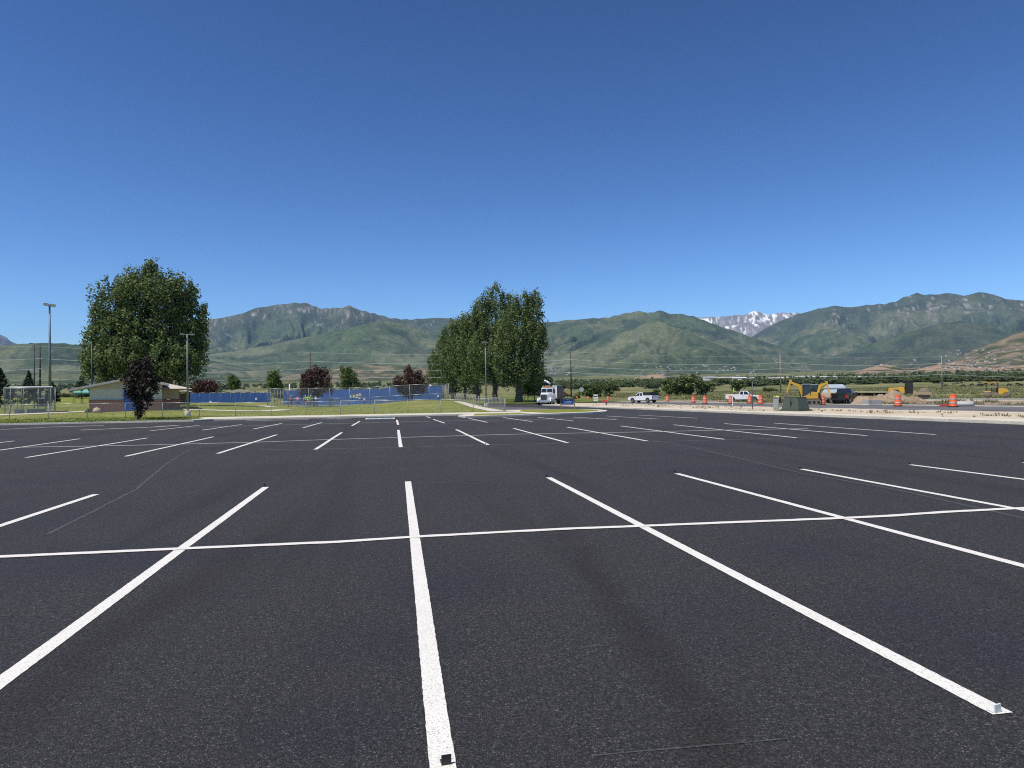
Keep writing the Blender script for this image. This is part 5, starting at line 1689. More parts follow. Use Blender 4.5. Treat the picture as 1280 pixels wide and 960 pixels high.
for s in (-1, 1):
    MB().add([(1.60, s * 0.05, 2.12), (1.60, s * 0.93, 2.12), (1.47, s * 0.88, 2.70), (1.47, s * 0.05, 2.70)], [(0, 1, 2, 3)]).build('windscreen', 'glass', cab)
    MB().add([(0.55, s * 1.045, 2.0), (1.42, s * 1.03, 2.0), (1.28, s * 1.0, 2.65), (0.55, s * 1.01, 2.68)], [(0, 1, 2, 3)]).build('side_window', 'glass', cab)
    fd = MB().prism([(2.0, 0.62), (2.1, 1.0), (2.4, 1.22), (2.9, 1.22), (3.3, 1.0), (3.5, 0.62), (3.3, 0.62), (3.1, 0.95), (2.5, 0.98), (2.25, 0.62)], 0.46, c=(0, s * 0.94, 0)).build('fender', 'white', t, bevel=0.03)
    MB().lathe([(0.05, -0.03), (0.13, 0.0), (0.13, 0.06)], 12, (3.42, s * 0.86, 1.02), Matrix.Rotation(math.pi / 2, 4, 'Y')).build('headlight', 'lamp_clear', fd)
    MB().box((1.5, s * 1.28, 2.2), (0.08, 0.22, 0.6)).build('mirror', 'black', t)
    wheel(t, 2.8, s * 0.98, 0.5, 0.28, 'chrome')
    for x in (-3.0, -4.3): wheel(t, x, s * 0.92, 0.5, 0.5, 'chrome')
    MB().tube((0.0, s * 1.0, 1.0), (0.0, s * 1.0, 3.25), 0.07).build('exhaust_stack', 'chrome', t)
    MB().box((0.75, s * 0.9, 0.62), (1.2, 0.5, 0.5)).build('step_tank', 'chrome', t)
MB().box((3.62, 0, 0.62), (0.16, 2.3, 0.32)).build('bumper', 'chrome', t, bevel=0.03)
MB().box((1.35, 0, 3.0), (0.25, 1.5, 0.14)).build('light_bar', 'amber', t)
MB().box((0.6, 0.1, 3.05), (0.6, 0.7, 0.22)).build('air_box', 'black', t)
MB().box((-1.3, 0, 0.82), (7.2, 0.9, 0.28)).build('frame', 'black', t)
body = MB().box((-3.1, 0, 2.1), (4.4, 2.3, 2.1)).build('tank_body', 'pole_dark', t, bevel=0.12)  # shade of the side turned from the sun put into this dark colour
MB().box((-0.87, 0, 2.15), (0.06, 2.2, 1.9)).build('front_panel', 'white', body)
MB().box((-3.1, 0, 3.19), (4.2, 1.9, 0.1)).build('roof_panel', 'white', body)
MB().path([(-0.5, 0.55, 2.2), (-0.5, 0.25, 3.3), (-1.2, -0.55, 3.75)], [0.14, 0.14, 0.12], 8).build('boom_arm', 'black', t)
MB().path([(-0.7, 0.1, 3.45), (-0.4, -0.55, 3.95), (-0.4, -0.9, 4.1)], [0.16, 0.16, 0.14], 10).build('suction_boom', 'white', t, True)
MB().tube((-0.55, -0.9, 4.05), (-0.6, -1.0, 3.2), 0.15, 0.13, 10).build('hose', 'black', t, True)


def excavator(name, label, loc, rz, swing, pose, sc=1.0):
    """tracked excavator; x forward of the house"""
    t = empty(name, loc, rz, label, 'excavator')
    t.scale = (sc, sc, sc)
    for s in (-1, 1):
        pr = []
        for a in range(7): pr.append((1.0 + 0.3 * math.cos(R(-90 + a * 30)), 0.32 + 0.32 * math.sin(R(-90 + a * 30))))
        for a in range(7): pr.append((-1.0 + 0.3 * math.cos(R(90 + a * 30)), 0.32 + 0.32 * math.sin(R(90 + a * 30))))
        tr = MB().prism(pr, 0.42, c=(0, s * 0.75, 0)).build('track', 'steel_dirty', t)
        for x in (-1.0, -0.5, 0, 0.5, 1.0): MB().lathe([(0.16, -0.02), (0.16, 0.02)], 10, (x, s * 0.98, 0.32), Matrix.Rotation(math.pi / 2, 4, 'X')).build('roller', 'black', tr)
    MB().box((0, 0, 0.5), (1.2, 1.1, 0.35)).build('undercarriage', 'black', t)
    rot = Matrix.Rotation(swing, 4, 'Z')
    h = MB().prism([(-1.15, 0.72), (0.75, 0.72), (0.85, 0.95), (0.2, 1.25), (-0.2, 1.55), (-1.1, 1.5), (-1.32, 1.2)], 1.6).build('house', 'yellow', t, bevel=0.05)
    h.rotation_euler = (0, 0, swing)
    MB().prism([(-1.34, 0.8), (-1.0, 0.76), (-1.0, 1.45), (-1.2, 1.42)], 1.64).build('counterweight', 'black', h)
    c = MB().add([(-0.2, 0.05, 1.2), (0.72, 0.05, 1.0), (0.72, 0.8, 1.0), (-0.2, 0.8, 1.2), (-0.15, 0.1, 2.42), (0.55, 0.1, 2.42), (0.55, 0.75, 2.42), (-0.15, 0.75, 2.42)], [(3, 2, 1, 0), (4, 5, 6, 7), (0, 1, 5, 4), (1, 2, 6, 5), (2, 3, 7, 6), (3, 0, 4, 7)]).build('cab', 'glass', h)
    MB().box((0.2, 0.425, 2.46), (0.95, 0.85, 0.09)).build('cab_roof', 'sign_back', c)
    for x, y in ((-0.18, 0.05), (-0.18, 0.8), (0.66, 0.05), (0.66, 0.8)): MB().tube((x, y, 1.1), (x * 0.85, y, 2.42), 0.04, None, 6).build('cab_post', 'black', c)
    P = [Vector((x, -0.15, z)) for x, z in pose]   # boom foot, knee, boom tip, stick end, bucket tip

    def beam(nm, a, b_, w0, w1, par, mat='yellow', th=0.22):
        dv = (b_ - a).normalized(); up = Vector((-dv.z, 0, dv.x))
        pl = [(a + up * w0), (b_ + up * w1), (b_ - up * w1), (a - up * w0)]
        return MB().prism([(q.x, q.z) for q in pl], th, c=(0, -0.15, 0)).build(nm, mat, par, bevel=0.02)
    bm_ = beam('boom', P[0], P[1], 0.13, 0.20, h)
    beam('boom_upper', P[1] - (P[2] - P[1]) * 0.06, P[2], 0.20, 0.11, bm_, th=0.21)
    st = beam('stick', P[2] + (P[2] - P[3]) * 0.22, P[3], 0.14, 0.08, h, th=0.17)
    v = P[4]
    e = (v - P[3]); up = Vector((-e.z, 0, e.x)).normalized()
    q = [P[3] + up * 0.1, P[3] + e * 0.6 + up * 0.32, P[3] + e * 1.1 + up * 0.12, P[3] + e * 1.1 - up * 0.1, P[3] - up * 0.14]
    MB().prism([(a.x, a.z) for a in q], 0.62, c=(0, -0.15, 0)).build('bucket', 'steel_dirty', st)
    MB().path([P[0] + Vector((0.25, 0, -0.15)), P[1] - (P[1] - P[0]) * 0.1 + Vector((0.1, 0, -0.18))], [0.06, 0.04], 8).build('boom_cylinder', 'black', bm_)
    MB().path([P[1] + Vector((0, 0, 0.26)), P[2] + (P[2] - P[3]) * 0.2], [0.055, 0.035], 8).build('stick_cylinder', 'black', bm_)
    return t


p = at(1010, 92); p.z = float(work_z(np.array(p.x), np.array(p.y)))
excavator('excavator', 'yellow excavator with its boom folded down over the green cabinet', p, heading(p, -1) + R(8), 0.0, [(0.55, 0.95), (0.95, 2.25), (1.95, 2.75), (2.35, 1.45), (2.05, 1.0)], 1.0)
p = at(1016, 103); p.z = float(work_z(np.array(p.x), np.array(p.y)))
excavator('excavator', 'yellow excavator with its boom arched towards the barn', p, heading(p, 1) + R(-6), 0.0, [(0.55, 0.95), (0.95, 2.35), (1.75, 2.6), (2.0, 1.3), (1.65, 0.95)], 1.0)

# soil compactor on the dirt heap
p = at(1134, 112); zb = 0.35
t = empty('soil_compactor', (p.x, p.y, zb), heading(p, 1) + R(-4), 'yellow soil compactor with dark cab and smooth drum behind the dirt heap', 'roller')
MB().prism([(-2.3, 0.9), (-2.2, 1.55), (-0.3, 1.7), (-0.2, 0.8), (-1.9, 0.7)], 1.6).build('engine_hood', 'yellow', t, bevel=0.06)
MB().box((-2.28, 0, 1.25), (0.12, 1.3, 0.5)).build('radiator', 'black', t)
MB().prism([(-0.25, 0.75), (0.75, 0.75), (0.7, 1.15), (-0.25, 1.2)], 1.5).build('cab_base', 'black', t)
cb = MB().prism([(-0.2, 1.2), (0.72, 1.15), (0.62, 2.45), (-0.12, 2.45)], 1.4).build('cab', 'glass', t)
MB().box((0.2, 0, 2.5), (1.35, 1.6, 0.10)).build('cab_roof', 'black', cb)
for x in (-0.2, 0.68):
    for s in (-1, 1): MB().tube((x, s * 0.72, 1.15), (x * 0.9, s * 0.72, 2.46), 0.05, None, 6).build('cab_post', 'black', cb)
rot = Matrix.Rotation(math.pi / 2, 4, 'X')
MB().lathe([(0.70, -1.0), (0.74, -0.96), (0.74, 0.96), (0.70, 1.0)], 28, (2.05, 0, 0.74), rot).build('drum', 'steel_dirty', t, True)
for s in (-1, 1):
    MB().prism([(0.9, 0.62), (2.9, 0.55), (2.9, 0.92), (0.9, 1.0)], 0.14, c=(0, s * 1.1, 0)).build('drum_frame', 'steel_tan', t)
    wheel(t, -1.35, s * 0.85, 0.68, 0.5, 'yellow')
MB().box((2.95, 0, 0.75), (0.14, 2.3, 0.36)).build('front_beam', 'steel_tan', t)
MB().box((0.95, 0, 0.85), (0.3, 2.2, 0.40)).build('rear_beam', 'yellow_pale', t)
# small asphalt roller on the side road
p = at(1245.5, 120); zb = 0.33 - 0.31 * float(sstep(85, 125, np.array(p.y)))
t = empty('asphalt_roller', (p.x, p.y, max(zb, float(land(np.array(p.x), np.array(p.y)))) + 0.0), heading(p, 1) + R(-6), 'small yellow asphalt roller with a flat canopy on the side road', 'roller')
MB().prism([(0.25, 0.45), (1.3, 0.4), (1.45, 0.8), (1.2, 1.25), (0.3, 1.35)], 1.1).build('engine_hood', 'yellow', t, bevel=0.06)
MB().box((-0.45, 0, 0.62), (1.7, 1.0, 0.36)).build('platform', 'steel_dirty', t)
MB().box((0.12, 0, 1.05), (0.30, 0.85, 0.7)).build('console', 'black', t)
MB().box((-0.35, 0, 0.98), (0.45, 0.5, 0.14)).build('seat', 'black', t)
MB().box((-0.58, 0, 1.22), (0.1, 0.5, 0.45)).build('seat_back', 'black', t)
MB().tube((0.05, 0, 0.8), (-0.1, 0, 1.3), 0.04).build('steering_column', 'black', t)
MB().box((-0.45, 0, 2.2), (1.75, 1.15, 0.08)).build('canopy', 'yellow', t)
for x in (-1.15, 0.15):
    for s in (-1, 1): MB().tube((x, s * 0.5, 0.7), (x, s * 0.5, 2.17), 0.04, None, 6).build('canopy_post', 'black', t)
for x in (-1.0, 1.15):
    MB().lathe([(0.40, -0.55), (0.43, -0.52), (0.43, 0.52), (0.40, 0.55)], 22, (x, 0, 0.43), rot).build('drum', 'steel_dirty', t, True)
MB().box((-1.0, 0, 0.88), (0.9, 1.15, 0.16)).build('drum_cover', 'yellow_pale', t)


# ------------------------------------------------------------------ roadworks furniture
def drum_proto():
    t = empty('traffic_drum', (0, 0, 0))
    MB().lathe([(0.40, 0), (0.41, 0.06), (0.33, 0.09)], 18).build('base', 'black', t)
    rings = [(0.09, 0.31, 'orange'), (0.31, 0.41, 'reflect'), (0.41, 0.63, 'orange'), (0.63, 0.73, 'reflect'), (0.73, 1.0, 'orange')]
    rr = lambda z: 0.30 - 0.055 * z
    for z0, z1, m in rings:
        MB().lathe([(rr(z0) + 0.012, z0), (rr(z0), z0 + 0.015), (rr(z1) - 0.005, z1 - 0.012), (rr(z1) - 0.005, z1)], 18).build('band', m, t, True)
    MB().box((0, 0, 1.04), (0.26, 0.05, 0.10)).build('handle', 'orange', t)
    return t


dp = drum_proto(); first = True
drums = [(721, 182, None), (735, 177, None), (760, 170, None), (792, 140, 'orange striped drum by the front of the white pickup with a black box'), (834, 140, None), (866.5, 118, None), (881, 109.5, None), (913, 108, 'orange striped drum by the rear wheel of the side-on white pickup'), (937, 108, 'orange striped drum by the front door of the side-on white pickup'), (950.5, 99, 'orange striped drum just ahead of the side-on white pickup'), (1027.5, 92, 'orange striped drum between the excavators and the beige trailer'), (1122, 80, 'orange striped drum in front of the dirt heap'), (1191, 75.5, 'orange striped drum beside the grey pipe')]
for px, dd_, lab in drums:
    o = dp if first else copy_tree(dp); first = False
    p = at(px, dd_); o.location = (p.x, p.y, 0.016 if p.x < road_x(p.y, 54) else 0.06)
    o.rotation_euler = (0, 0, random.uniform(0, 6)); o.scale = (1.08, 1.08, 1.1)
    tag(o, lab or 'orange and white traffic drum standing alone along the far road edge', 'traffic drum', 'traffic drums along the highway')
# barricade
p = at(744.5, 142); p.z = 0.03
t = empty('road_barricade', p, face_cam(p), 'white three-board road barricade standing near the orange drums', 'barricade')
for s in (-1, 1):
    MB().box((s * 0.36, 0, 0.75), (0.07, 0.07, 1.5)).build('upright', 'white_flat', t)
    MB().box((s * 0.36, 0, 0.04), (0.07, 1.2, 0.07)).build('foot', 'galv_dull', t)
for z in (0.42, 0.92, 1.42): MB().box((0, -0.05, z), (0.86, 0.03, 0.30)).build('board', 'white_flat', t)
p = at(705, 150); p.z = 0.1
t = empty('work_sign', p, face_cam(p), 'orange diamond roadworks sign on a folding stand behind the park sign', 'sign')
zc = z_at(705, 493, 150) - 0.1
MB().prism([(0, zc - 0.75), (0.75, zc), (0, zc + 0.75), (-0.75, zc)], 0.03).build('panel', 'orange_sign', t)
MB().tube((0, 0.05, 0), (0, 0.05, zc), 0.03).build('mast', 'galv_dull', t)
for a in range(4): MB().tube((0, 0.05, 0.35), (0.7 * math.cos(a * 1.571 + 0.78), 0.05 + 0.7 * math.sin(a * 1.571 + 0.78), 0), 0.02).build('leg', 'galv_dull', t)
p = at(727, 112); p.z = 0.1
t = empty('stop_sign', p, face_cam(p, 0.25), 'octagonal sign seen from its bare grey back on a thin post', 'sign')
zc = z_at(727, 487, 112) - 0.1
MB().prism([(0.38 * math.cos(R(22.5 + 45 * k)), zc + 0.38 * math.sin(R(22.5 + 45 * k))) for k in range(8)], 0.012).build('panel', 'sign_back', t)
MB().box((0, 0.03, zc / 2 + 0.1), (0.05, 0.04, zc + 0.2)).build('post', 'galv_dull', t)
p = at(757.5, 99.5); p.z = 0.1
t = empty('roadside_box', p, face_cam(p), 'red box with white trim on a short dark post at the kerb', 'mailbox')
MB().tube((0, 0, -0.05), (0, 0, 0.46), 0.09, 0.07).build('post', 'black', t)
MB().prism([(-0.5, 0.44), (0.22, 0.44), (0.22, 0.70), (0.1, 0.78), (-0.38, 0.78), (-0.5, 0.70)], 0.32).build('box', 'red', t, bevel=0.02)
MB().box((0.24, 0, 0.6), (0.03, 0.24, 0.2)).build('door', 'white_flat', t)
p = at(915.5, 84); p.z = 0.08
t = empty('marker_post', p, 0, 'slim white delineator post on the gravel verge', 'post')
MB().box((0, 0, 0.64), (0.11, 0.03, 1.28)).build('blade', 'white_flat', t)
MB().box((0, 0, 0.01), (0.2, 0.12, 0.04)).build('foot', 'black', t)
p = at(940.2, 68.5); p.z = 0.1
t = empty('edge_on_sign', p, heading(p, 1) + R(86), 'tall dark sign post whose narrow grey sign is seen almost edge-on', 'sign')
zc = z_at(940, 477, 68.5) - 0.1
MB().box((0, 0, zc / 2), (0.07, 0.07, zc)).build('post', 'pole_dark', t)
MB().box((0.05, -0.045, zc - 0.40), (0.62, 0.015, 0.78)).build('panel', 'sign_back', t)
p = Vector((31.3, 51.6, 0.1))
t = empty('transformer_cabinet', p, face_cam(p, -0.62), 'dark green pad-mounted transformer cabinet on the gravel verge', 'cabinet')
MB().box((0, 0, 0.05), (1.78, 1.62, 0.16)).build('pad', 'cabinet', t, bevel=0.02)
cb = MB().box((0, 0, 0.58), (1.58, 1.42, 0.94), taper=(0.80, 0.80)).build('cabinet', 'cabinet', t, bevel=0.025)
MB().box((0, 0, 1.07), (1.30, 1.17, 0.05)).build('lid', 'cabinet', cb, bevel=0.015)
MB().box((0.02, -0.66, 0.58), (0.02, 0.03, 0.84), Matrix.Rotation(-0.15, 4, 'X')).build('door_seam', 'black', cb)
MB().box((0.12, -0.685, 0.62), (0.09, 0.05, 0.16), Matrix.Rotation(-0.15, 4, 'X')).build('handle', 'black', cb)
p = at(969.7, 61); p.z = 0.09
t = empty('utility_pedestal', p, face_cam(p), 'narrow grey-green utility pedestal beside the transformer cabinet', 'pedestal')
MB().box((0, 0, 0.5), (0.44, 0.36, 1.04)).build('housing', 'pedestal', t, bevel=0.02)
MB().box((0, 0, 1.04), (0.48, 0.40, 0.06)).build('cap', 'pedestal', t, bevel=0.015)
MB().box((0, -0.19, 0.55), (0.34, 0.015, 0.7)).build('door', 'pedestal', t)
# pipe and earth
p = at(1203, 79); p.z = float(work_z(np.array(p.x), np.array(p.y))) + 0.2
rotp = Matrix.Rotation(heading(p, 1) - R(12), 4, 'Z') @ Matrix.Rotation(math.pi / 2, 4, 'Y')
b = MB()
n = 20
vs, fs = [], []
for r_, z in ((0.26, -0.9), (0.26, 0.9), (0.19, 0.9), (0.19, -0.9)):
    for k in range(n): vs.append((r_ * math.cos(2 * math.pi * k / n), r_ * math.sin(2 * math.pi * k / n), z))
for i in range(4):
    for k in range(n): fs.append((i * n + k, i * n + (k + 1) % n, ((i + 1) % 4) * n + (k + 1) % n, ((i + 1) % 4) * n + k))
b.add(vs, fs, rotp)
o = b.build('drain_pipe', 'pipe', None, True); o.location = p
tag(o, 'short grey concrete drain pipe lying on the ground beside a drum', 'pipe')
p = at(1182, 77); p.z = 0.06
o = MB().prism([(-0.7, 0), (0.5, 0), (0.3, 0.16), (-0.1, 0.22), (-0.5, 0.1)], 0.4).build('red_tarp', 'red', None, False, 0.04)
o.location = p; o.rotation_euler = (0, 0, heading(p, 1)); tag(o, 'crumpled red tarp on the ground beside the drum and pipe', 'tarp')


def heap(name, label, px, d, w, dp_, h, mat, seed):
    p = at(px, d)
    n = 46
    xs = np.linspace(-1, 1, n)
    X, Y = np.meshgrid(xs, xs)
    rr = np.hypot(X, Y)
    Z = np.clip(1 - rr ** 1.5, 0, 1) * (0.8 + 0.75 * fbm(X * 2 + seed, Y * 2, 3, seed)) + 0.34 * fbm(X * 5, Y * 5, 4, seed + 5, 0.68) * np.clip(1.05 - rr, 0, 1)
    idx = np.arange(n * n).reshape(n, n)
    F = np.stack([idx[:-1, :-1], idx[:-1, 1:], idx[1:, 1:], idx[1:, :-1]], -1).reshape(-1, 4)
    o = np_mesh(name, np.stack([X * w, Y * dp_, Z * h - 0.1], -1).reshape(-1, 3), F, mat, smooth=True)
    o.location = (p.x, p.y, float(work_z(np.array(p.x), np.array(p.y)))); o.rotation_euler = (0, 0, heading(p, 1))
    return tag(o, label, 'dirt heap')


heap('dirt_heap', 'long brown dirt heap piled in front of the soil compactor', 1112, 96, 5.4, 3.5, 1.85, 'dirt', 3)
heap('dirt_heap', 'lower spoil heap trailing off beside the drum', 1138, 95, 3.6, 2.5, 1.0, 'dirt', 9)
heap('dirt_heap', 'small brown spoil mound next to the concrete barriers', 1082, 96, 2.6, 2.0, 0.8, 'dirt', 14)
for k, (px, w) in enumerate(((1083, 0.9), (1089, 0.6), (1095, 1.0))):
    p = at(px, 86); p.z = float(work_z(np.array(p.x), np.array(p.y)))
    o = MB().prism([(-0.3, 0), (0.3, 0), (0.2, 0.15), (0.09, 0.55), (-0.09, 0.55), (-0.2, 0.15)], w, axis='x').build('concrete_barrier', 'pole_grey' if k == 1 else 'galv_dull', None, False, 0.02)
    o.location = p; o.rotation_euler = (0, 0, heading(p, 1) + 0.2 * k)
    tag(o, ['pale concrete barrier end nearest the black pickup', 'narrow grey concrete barrier between two pale ones', 'pale concrete barrier standing nearest the dirt heap'][k], 'barrier')
# barn and long low shed in the meadow
d = 215.0
p = at(1047, d); p.z = z_ground(p)
k = d / FPX
t = empty('barn', p, heading(p, 1) + R(-6), 'brown barn with a two-tier blue-grey metal roof in the meadow', 'barn')
z0, z1, z2 = z_at(1047, 491, d) - p.z, z_at(1047, 485.5, d) - p.z, z_at(1047, 480.3, d) - p.z
MB().box((0, 0, z1 / 2 - 0.2), (24 * k, 6, z1 + 0.2)).build('wall', 'barn_wall', t)
MB().add([(-14 * k, -5.4, z0 + 0.1), (17 * k, -5.4, z0 + 0.1), (9 * k, -2.3, z1), (-12 * k, -2.3, z1), (-14 * k, -5.4, z0 - 0.05), (17 * k, -5.4, z0 - 0.05)], [(0, 1, 2, 3), (4, 5, 1, 0)]).build('lower_roof', 'barn_roof', t)
MB().add([(-13 * k, -2.5, z1 + 0.15), (9.5 * k, -2.5, z1 + 0.15), (5.5 * k, 0, z2), (-11 * k, 0, z2), (-13 * k, 3.2, z1), (9.5 * k, 3.2, z1)], [(0, 1, 2, 3), (3, 2, 5, 4), (0, 3, 4), (1, 5, 2)]).build('upper_roof', 'barn_roof', t)
for x in (-12, -5, 2, 9): MB().box((x * k, -5.2, z0 / 2), (0.2, 0.2, z0)).build('post', 'barn_wall', t)
p = at(1085, 190); p.z = z_ground(p)
t = empty('long_shed', p, heading(p, 1), 'long low open shed with a pale roof beyond the dirt heap', 'shed')
zt = z_at(1085, 489.3, 190) - p.z
MB().box((0, 0, zt - 0.12), (8.4, 4.2, 0.2), Matrix.Rotation(0.02, 4, 'Y')).build('roof', 'beige', t)
MB().box((0, 1.8, zt / 2 - 0.2), (8.0, 0.2, zt - 0.3)).build('back_wall', 'barn_wall', t)
for x in (-3.9, -1.3, 1.3, 3.9): MB().box((x, -1.9, zt / 2 - 0.12), (0.18, 0.18, zt - 0.22)).build('post', 'barn_wall', t)
# wire fence with brown posts by the poplars
t = empty('pasture_fence', (0, 0, 0), 0, 'brown posted wire fence between the poplars and the white truck', 'fence')
A, B_ = at(655, 155), at(700, 150)
P = [A.lerp(B_, k / 9) for k in range(10)]
for q in P: MB().tube((q.x, q.y, z_ground(q) - 0.2), (q.x, q.y, z_ground(q) + 1.35), 0.07, None, 7).build('post', 'sign_wood', t)
for q, r_ in zip(P[:-1], P[1:]):
    for z in (0.4, 0.8, 1.2): MB().tube((q.x, q.y, z_ground(q) + z), (r_.x, r_.y, z_ground(r_) + z), 0.03, None, 5).build('rail', 'sign_wood', t)


# ------------------------------------------------------------------ people
def skin_body(joints, edges, radii):
    """one continuous figure grown with a Skin modifier from connected joints"""
    me = bpy.data.meshes.new('figure')
    me.from_pydata([tuple(j) for j in joints], edges, [])
    ob = bpy.data.objects.new('figure_source', me); COL.objects.link(ob)
    md = ob.modifiers.new('skin', 'SKIN'); md.use_smooth_shade = True
    sv = me.skin_vertices[0].data
    for i, r_ in enumerate(radii): sv[i].radius = r_ if isinstance(r_, tuple) else (r_, r_)
    sv[0].use_root = True
    sb = ob.modifiers.new('sub', 'SUBSURF'); sb.levels = 2; sb.render_levels = 2
    bpy.context.view_layer.update()
    out = bpy.data.meshes.new_from_object(ob.evaluated_get(bpy.context.evaluated_depsgraph_get()))
    bpy.data.objects.remove(ob)
    return out


def offset_part(body_me, name, keep, off, mat, parent):
    """clothing: the faces of the body picked by keep(centre), lifted off the skin"""
    bm = bmesh.new(); bm.from_mesh(body_me)
    bmesh.ops.delete(bm, geom=[f for f in bm.faces if not keep(f.calc_center_median())], context='FACES')
    bm.normal_update()
    for v in bm.verts: v.co += v.normal * off
    me = bpy.data.meshes.new(name); bm.to_mesh(me); bm.free()
    me.materials.clear(); me.materials.append(M[mat])
    o = bpy.data.objects.new(name, me); COL.objects.link(o); o.parent = parent
    me.polygons.foreach_set('use_smooth', [True] * len(me.polygons))
    return o


def person(label, loc, rz, top, legs, bare_legs=False, hat=None, arms=((0.12, 0.0), (0.12, 0.0)), step=0.06, bend=0.0, hgt=1.74, vest=None, group=None):
    """x right, -y the way the figure faces"""
    t = empty('person', loc, rz, label, 'person', group)
    s = hgt / 1.74
    hip = Vector((0, 0, 0.93))
    def B(x, y, z):                          # bend the upper body about the hip
        v = Vector((x, y, z)) - hip
        v = Matrix.Rotation(bend, 3, 'X') @ v
        return v + hip
    J, E, Rd = [], [], []
    def add(p, r_, par=None):
        J.append(Vector(p) * s); Rd.append(tuple(q * s for q in r_) if isinstance(r_, tuple) else r_ * s)
        if par is not None: E.append((par, len(J) - 1))
        return len(J) - 1
    pel = add(hip, (0.15, 0.11))
    wai = add(B(0, 0, 1.10), (0.135, 0.10), pel)
    che = add(B(0, 0, 1.32), (0.165, 0.115), wai)
    nek = add(B(0, 0, 1.48), 0.06, che)
    chn = add(B(0, -0.025, 1.56), 0.065, nek)
    hd = add(B(0, -0.015, 1.64), (0.078, 0.095), chn)
    crn = add(B(0, 0, 1.72), (0.06, 0.072), hd)
    for i, sx_ in enumerate((-1, 1)):
        out, fwd = arms[i]
        sh = add(B(sx_ * 0.185, 0, 1.42), 0.062, che)
        el = add(B(sx_ * (0.20 + out), -fwd * 0.5, 1.15 if bend == 0 else 1.18), 0.043, sh)
        wr_ = add(B(sx_ * (0.20 + out * 0.7), -fwd - 0.04, 0.92 + fwd * 0.6), 0.030, el)
        ha = add(B(sx_ * (0.20 + out * 0.6), -fwd - 0.07, 0.84 + fwd * 0.65), (0.038, 0.022), wr_)
        hp_ = add((sx_ * 0.095, 0, 0.86), 0.088, pel)
        kn = add((sx_ * 0.11, -0.02 + sx_ * step, 0.49), 0.058, hp_)
        an = add((sx_ * 0.12, 0.03 + sx_ * step * 1.6, 0.09), 0.038, kn)
        ft = add((sx_ * 0.13, -0.12 + sx_ * step * 1.6, 0.03), (0.042, 0.028), an)
    me = skin_body(J, E, Rd)
    me.materials.clear(); me.materials.append(M['skin'])
    bo = bpy.data.objects.new('body', me); COL.objects.link(bo); bo.parent = t
    inv = Matrix.Rotation(-bend, 3, 'X')
    def ub(c):
        return inv @ (c / s - hip) + hip
    def upper(c): 
        u = ub(c); return 0.94 < u.z < 1.475 and not (u.z < 1.13 and abs(u.x) > 0.2)
    offset_part(me, 'shirt', lambda c: (upper(c) if c.z / s > 0.9 or bend else False) and (bend == 0 or ub(c).z > 0.95 and c.z / s > 0.75), 0.014, top, t)
    offset_part(me, 'trousers', lambda c: c.z / s < 0.97 and c.z / s > (0.5 if bare_legs else 0.07) and abs(c.x) / s < 0.24 and (bend == 0 or abs(c.y) / s < 0.2), 0.016, legs, t)
    offset_part(me, 'shoes', lambda c: c.z / s < 0.085, 0.008, 'black', t)
    offset_part(me, 'cap' if hat else 'hair', lambda c: ub(c).z > 1.645 or (ub(c).z > 1.56 and ub(c).y > 0.03), 0.014, hat or 'hair', t)
    return t


ppl = [
    (363.8, 112.5, 0.5, dict(top='redcloth', legs='dark_cloth', hat='white_cloth', arms=((0.05, 0.25), (0.08, 0.05)), bare_legs=True), 'person in a dull red shirt and pale cap standing in the court'),
    (372.0, 113, -0.8, dict(top='pink', legs='dark_cloth', arms=((0.05, 0.05), (0.10, 0.18)), bare_legs=True, hgt=1.66), 'person in a pink shirt and dark shorts standing in the court'),
    (381.8, 114, 0.4, dict(top='lime', legs='dark_cloth', hat='white_cloth', arms=((0.14, 0.1), (0.1, 0.1))), 'person in a lime shirt and white hat at the near side of the group'),
    (384.8, 113.2, -0.3, dict(top='lime', legs='redcloth', arms=((0.1, 0.2), (0.1, 0.0)), hgt=1.70), 'person in a lime shirt and dull red trousers in the middle of the group'),
    (388.0, 113.8, 1.0, dict(top='lime', legs='dark_cloth', hat='lime', arms=((0.1, 0.1), (0.16, 0.2)), hgt=1.76), 'person in a lime shirt and lime cap in the group'),
    (391.5, 114.5, -1.4, dict(top='dark_cloth', legs='dark_cloth', arms=((0.1, 0.1), (0.1, 0.3)), bare_legs=True, hgt=1.6), 'person in dark clothes bending an arm beside the lime shirts'),
    (395.0, 113.0, 0.9, dict(top='white_cloth', legs='dark_cloth', arms=((0.08, 0.1), (0.1, 0.1)), bare_legs=True, hgt=1.70), 'person in a white shirt and dark shorts at the end of the group'),
]
for px, dd_, rzz, kw, lab in ppl:
    p = at(px, dd_); p.z = 0.43
    person(lab, p, face_cam(p, rzz), **kw)
p = at(917.2, 125.5); p.z = 0.62
person('worker in a lime vest standing behind the open bed of the side-on pickup', p, face_cam(p, 1.2), 'lime', 'dark_cloth', hat='lime', arms=((0.1, 0.3), (0.1, 0.3)))
p = at(975.2, 97); p.z = float(work_z(np.array(p.x), np.array(p.y)))
p.z = 0.02
person('worker in a yellow shirt bent right over behind the grey pedestal', p, heading(p, -1) - math.pi / 2 + math.pi, 'yellow_cloth', 'dark_cloth', hat='white_cloth', bend=R(82), arms=((0.02, 0.1), (0.02, 0.1)))
# the raised spot behind the pickup where the worker stands
p = at(917.2, 125.5)
o = MB().box((0, 0, 0.31), (1.6, 1.1, 0.62), taper=(0.9, 0.85)).build('loading_block', 'steel_dirty', None, False, 0.03)
o.location = (p.x, p.y, 0.0); tag(o, 'earth-stained loading block behind the side-on pickup', 'block')
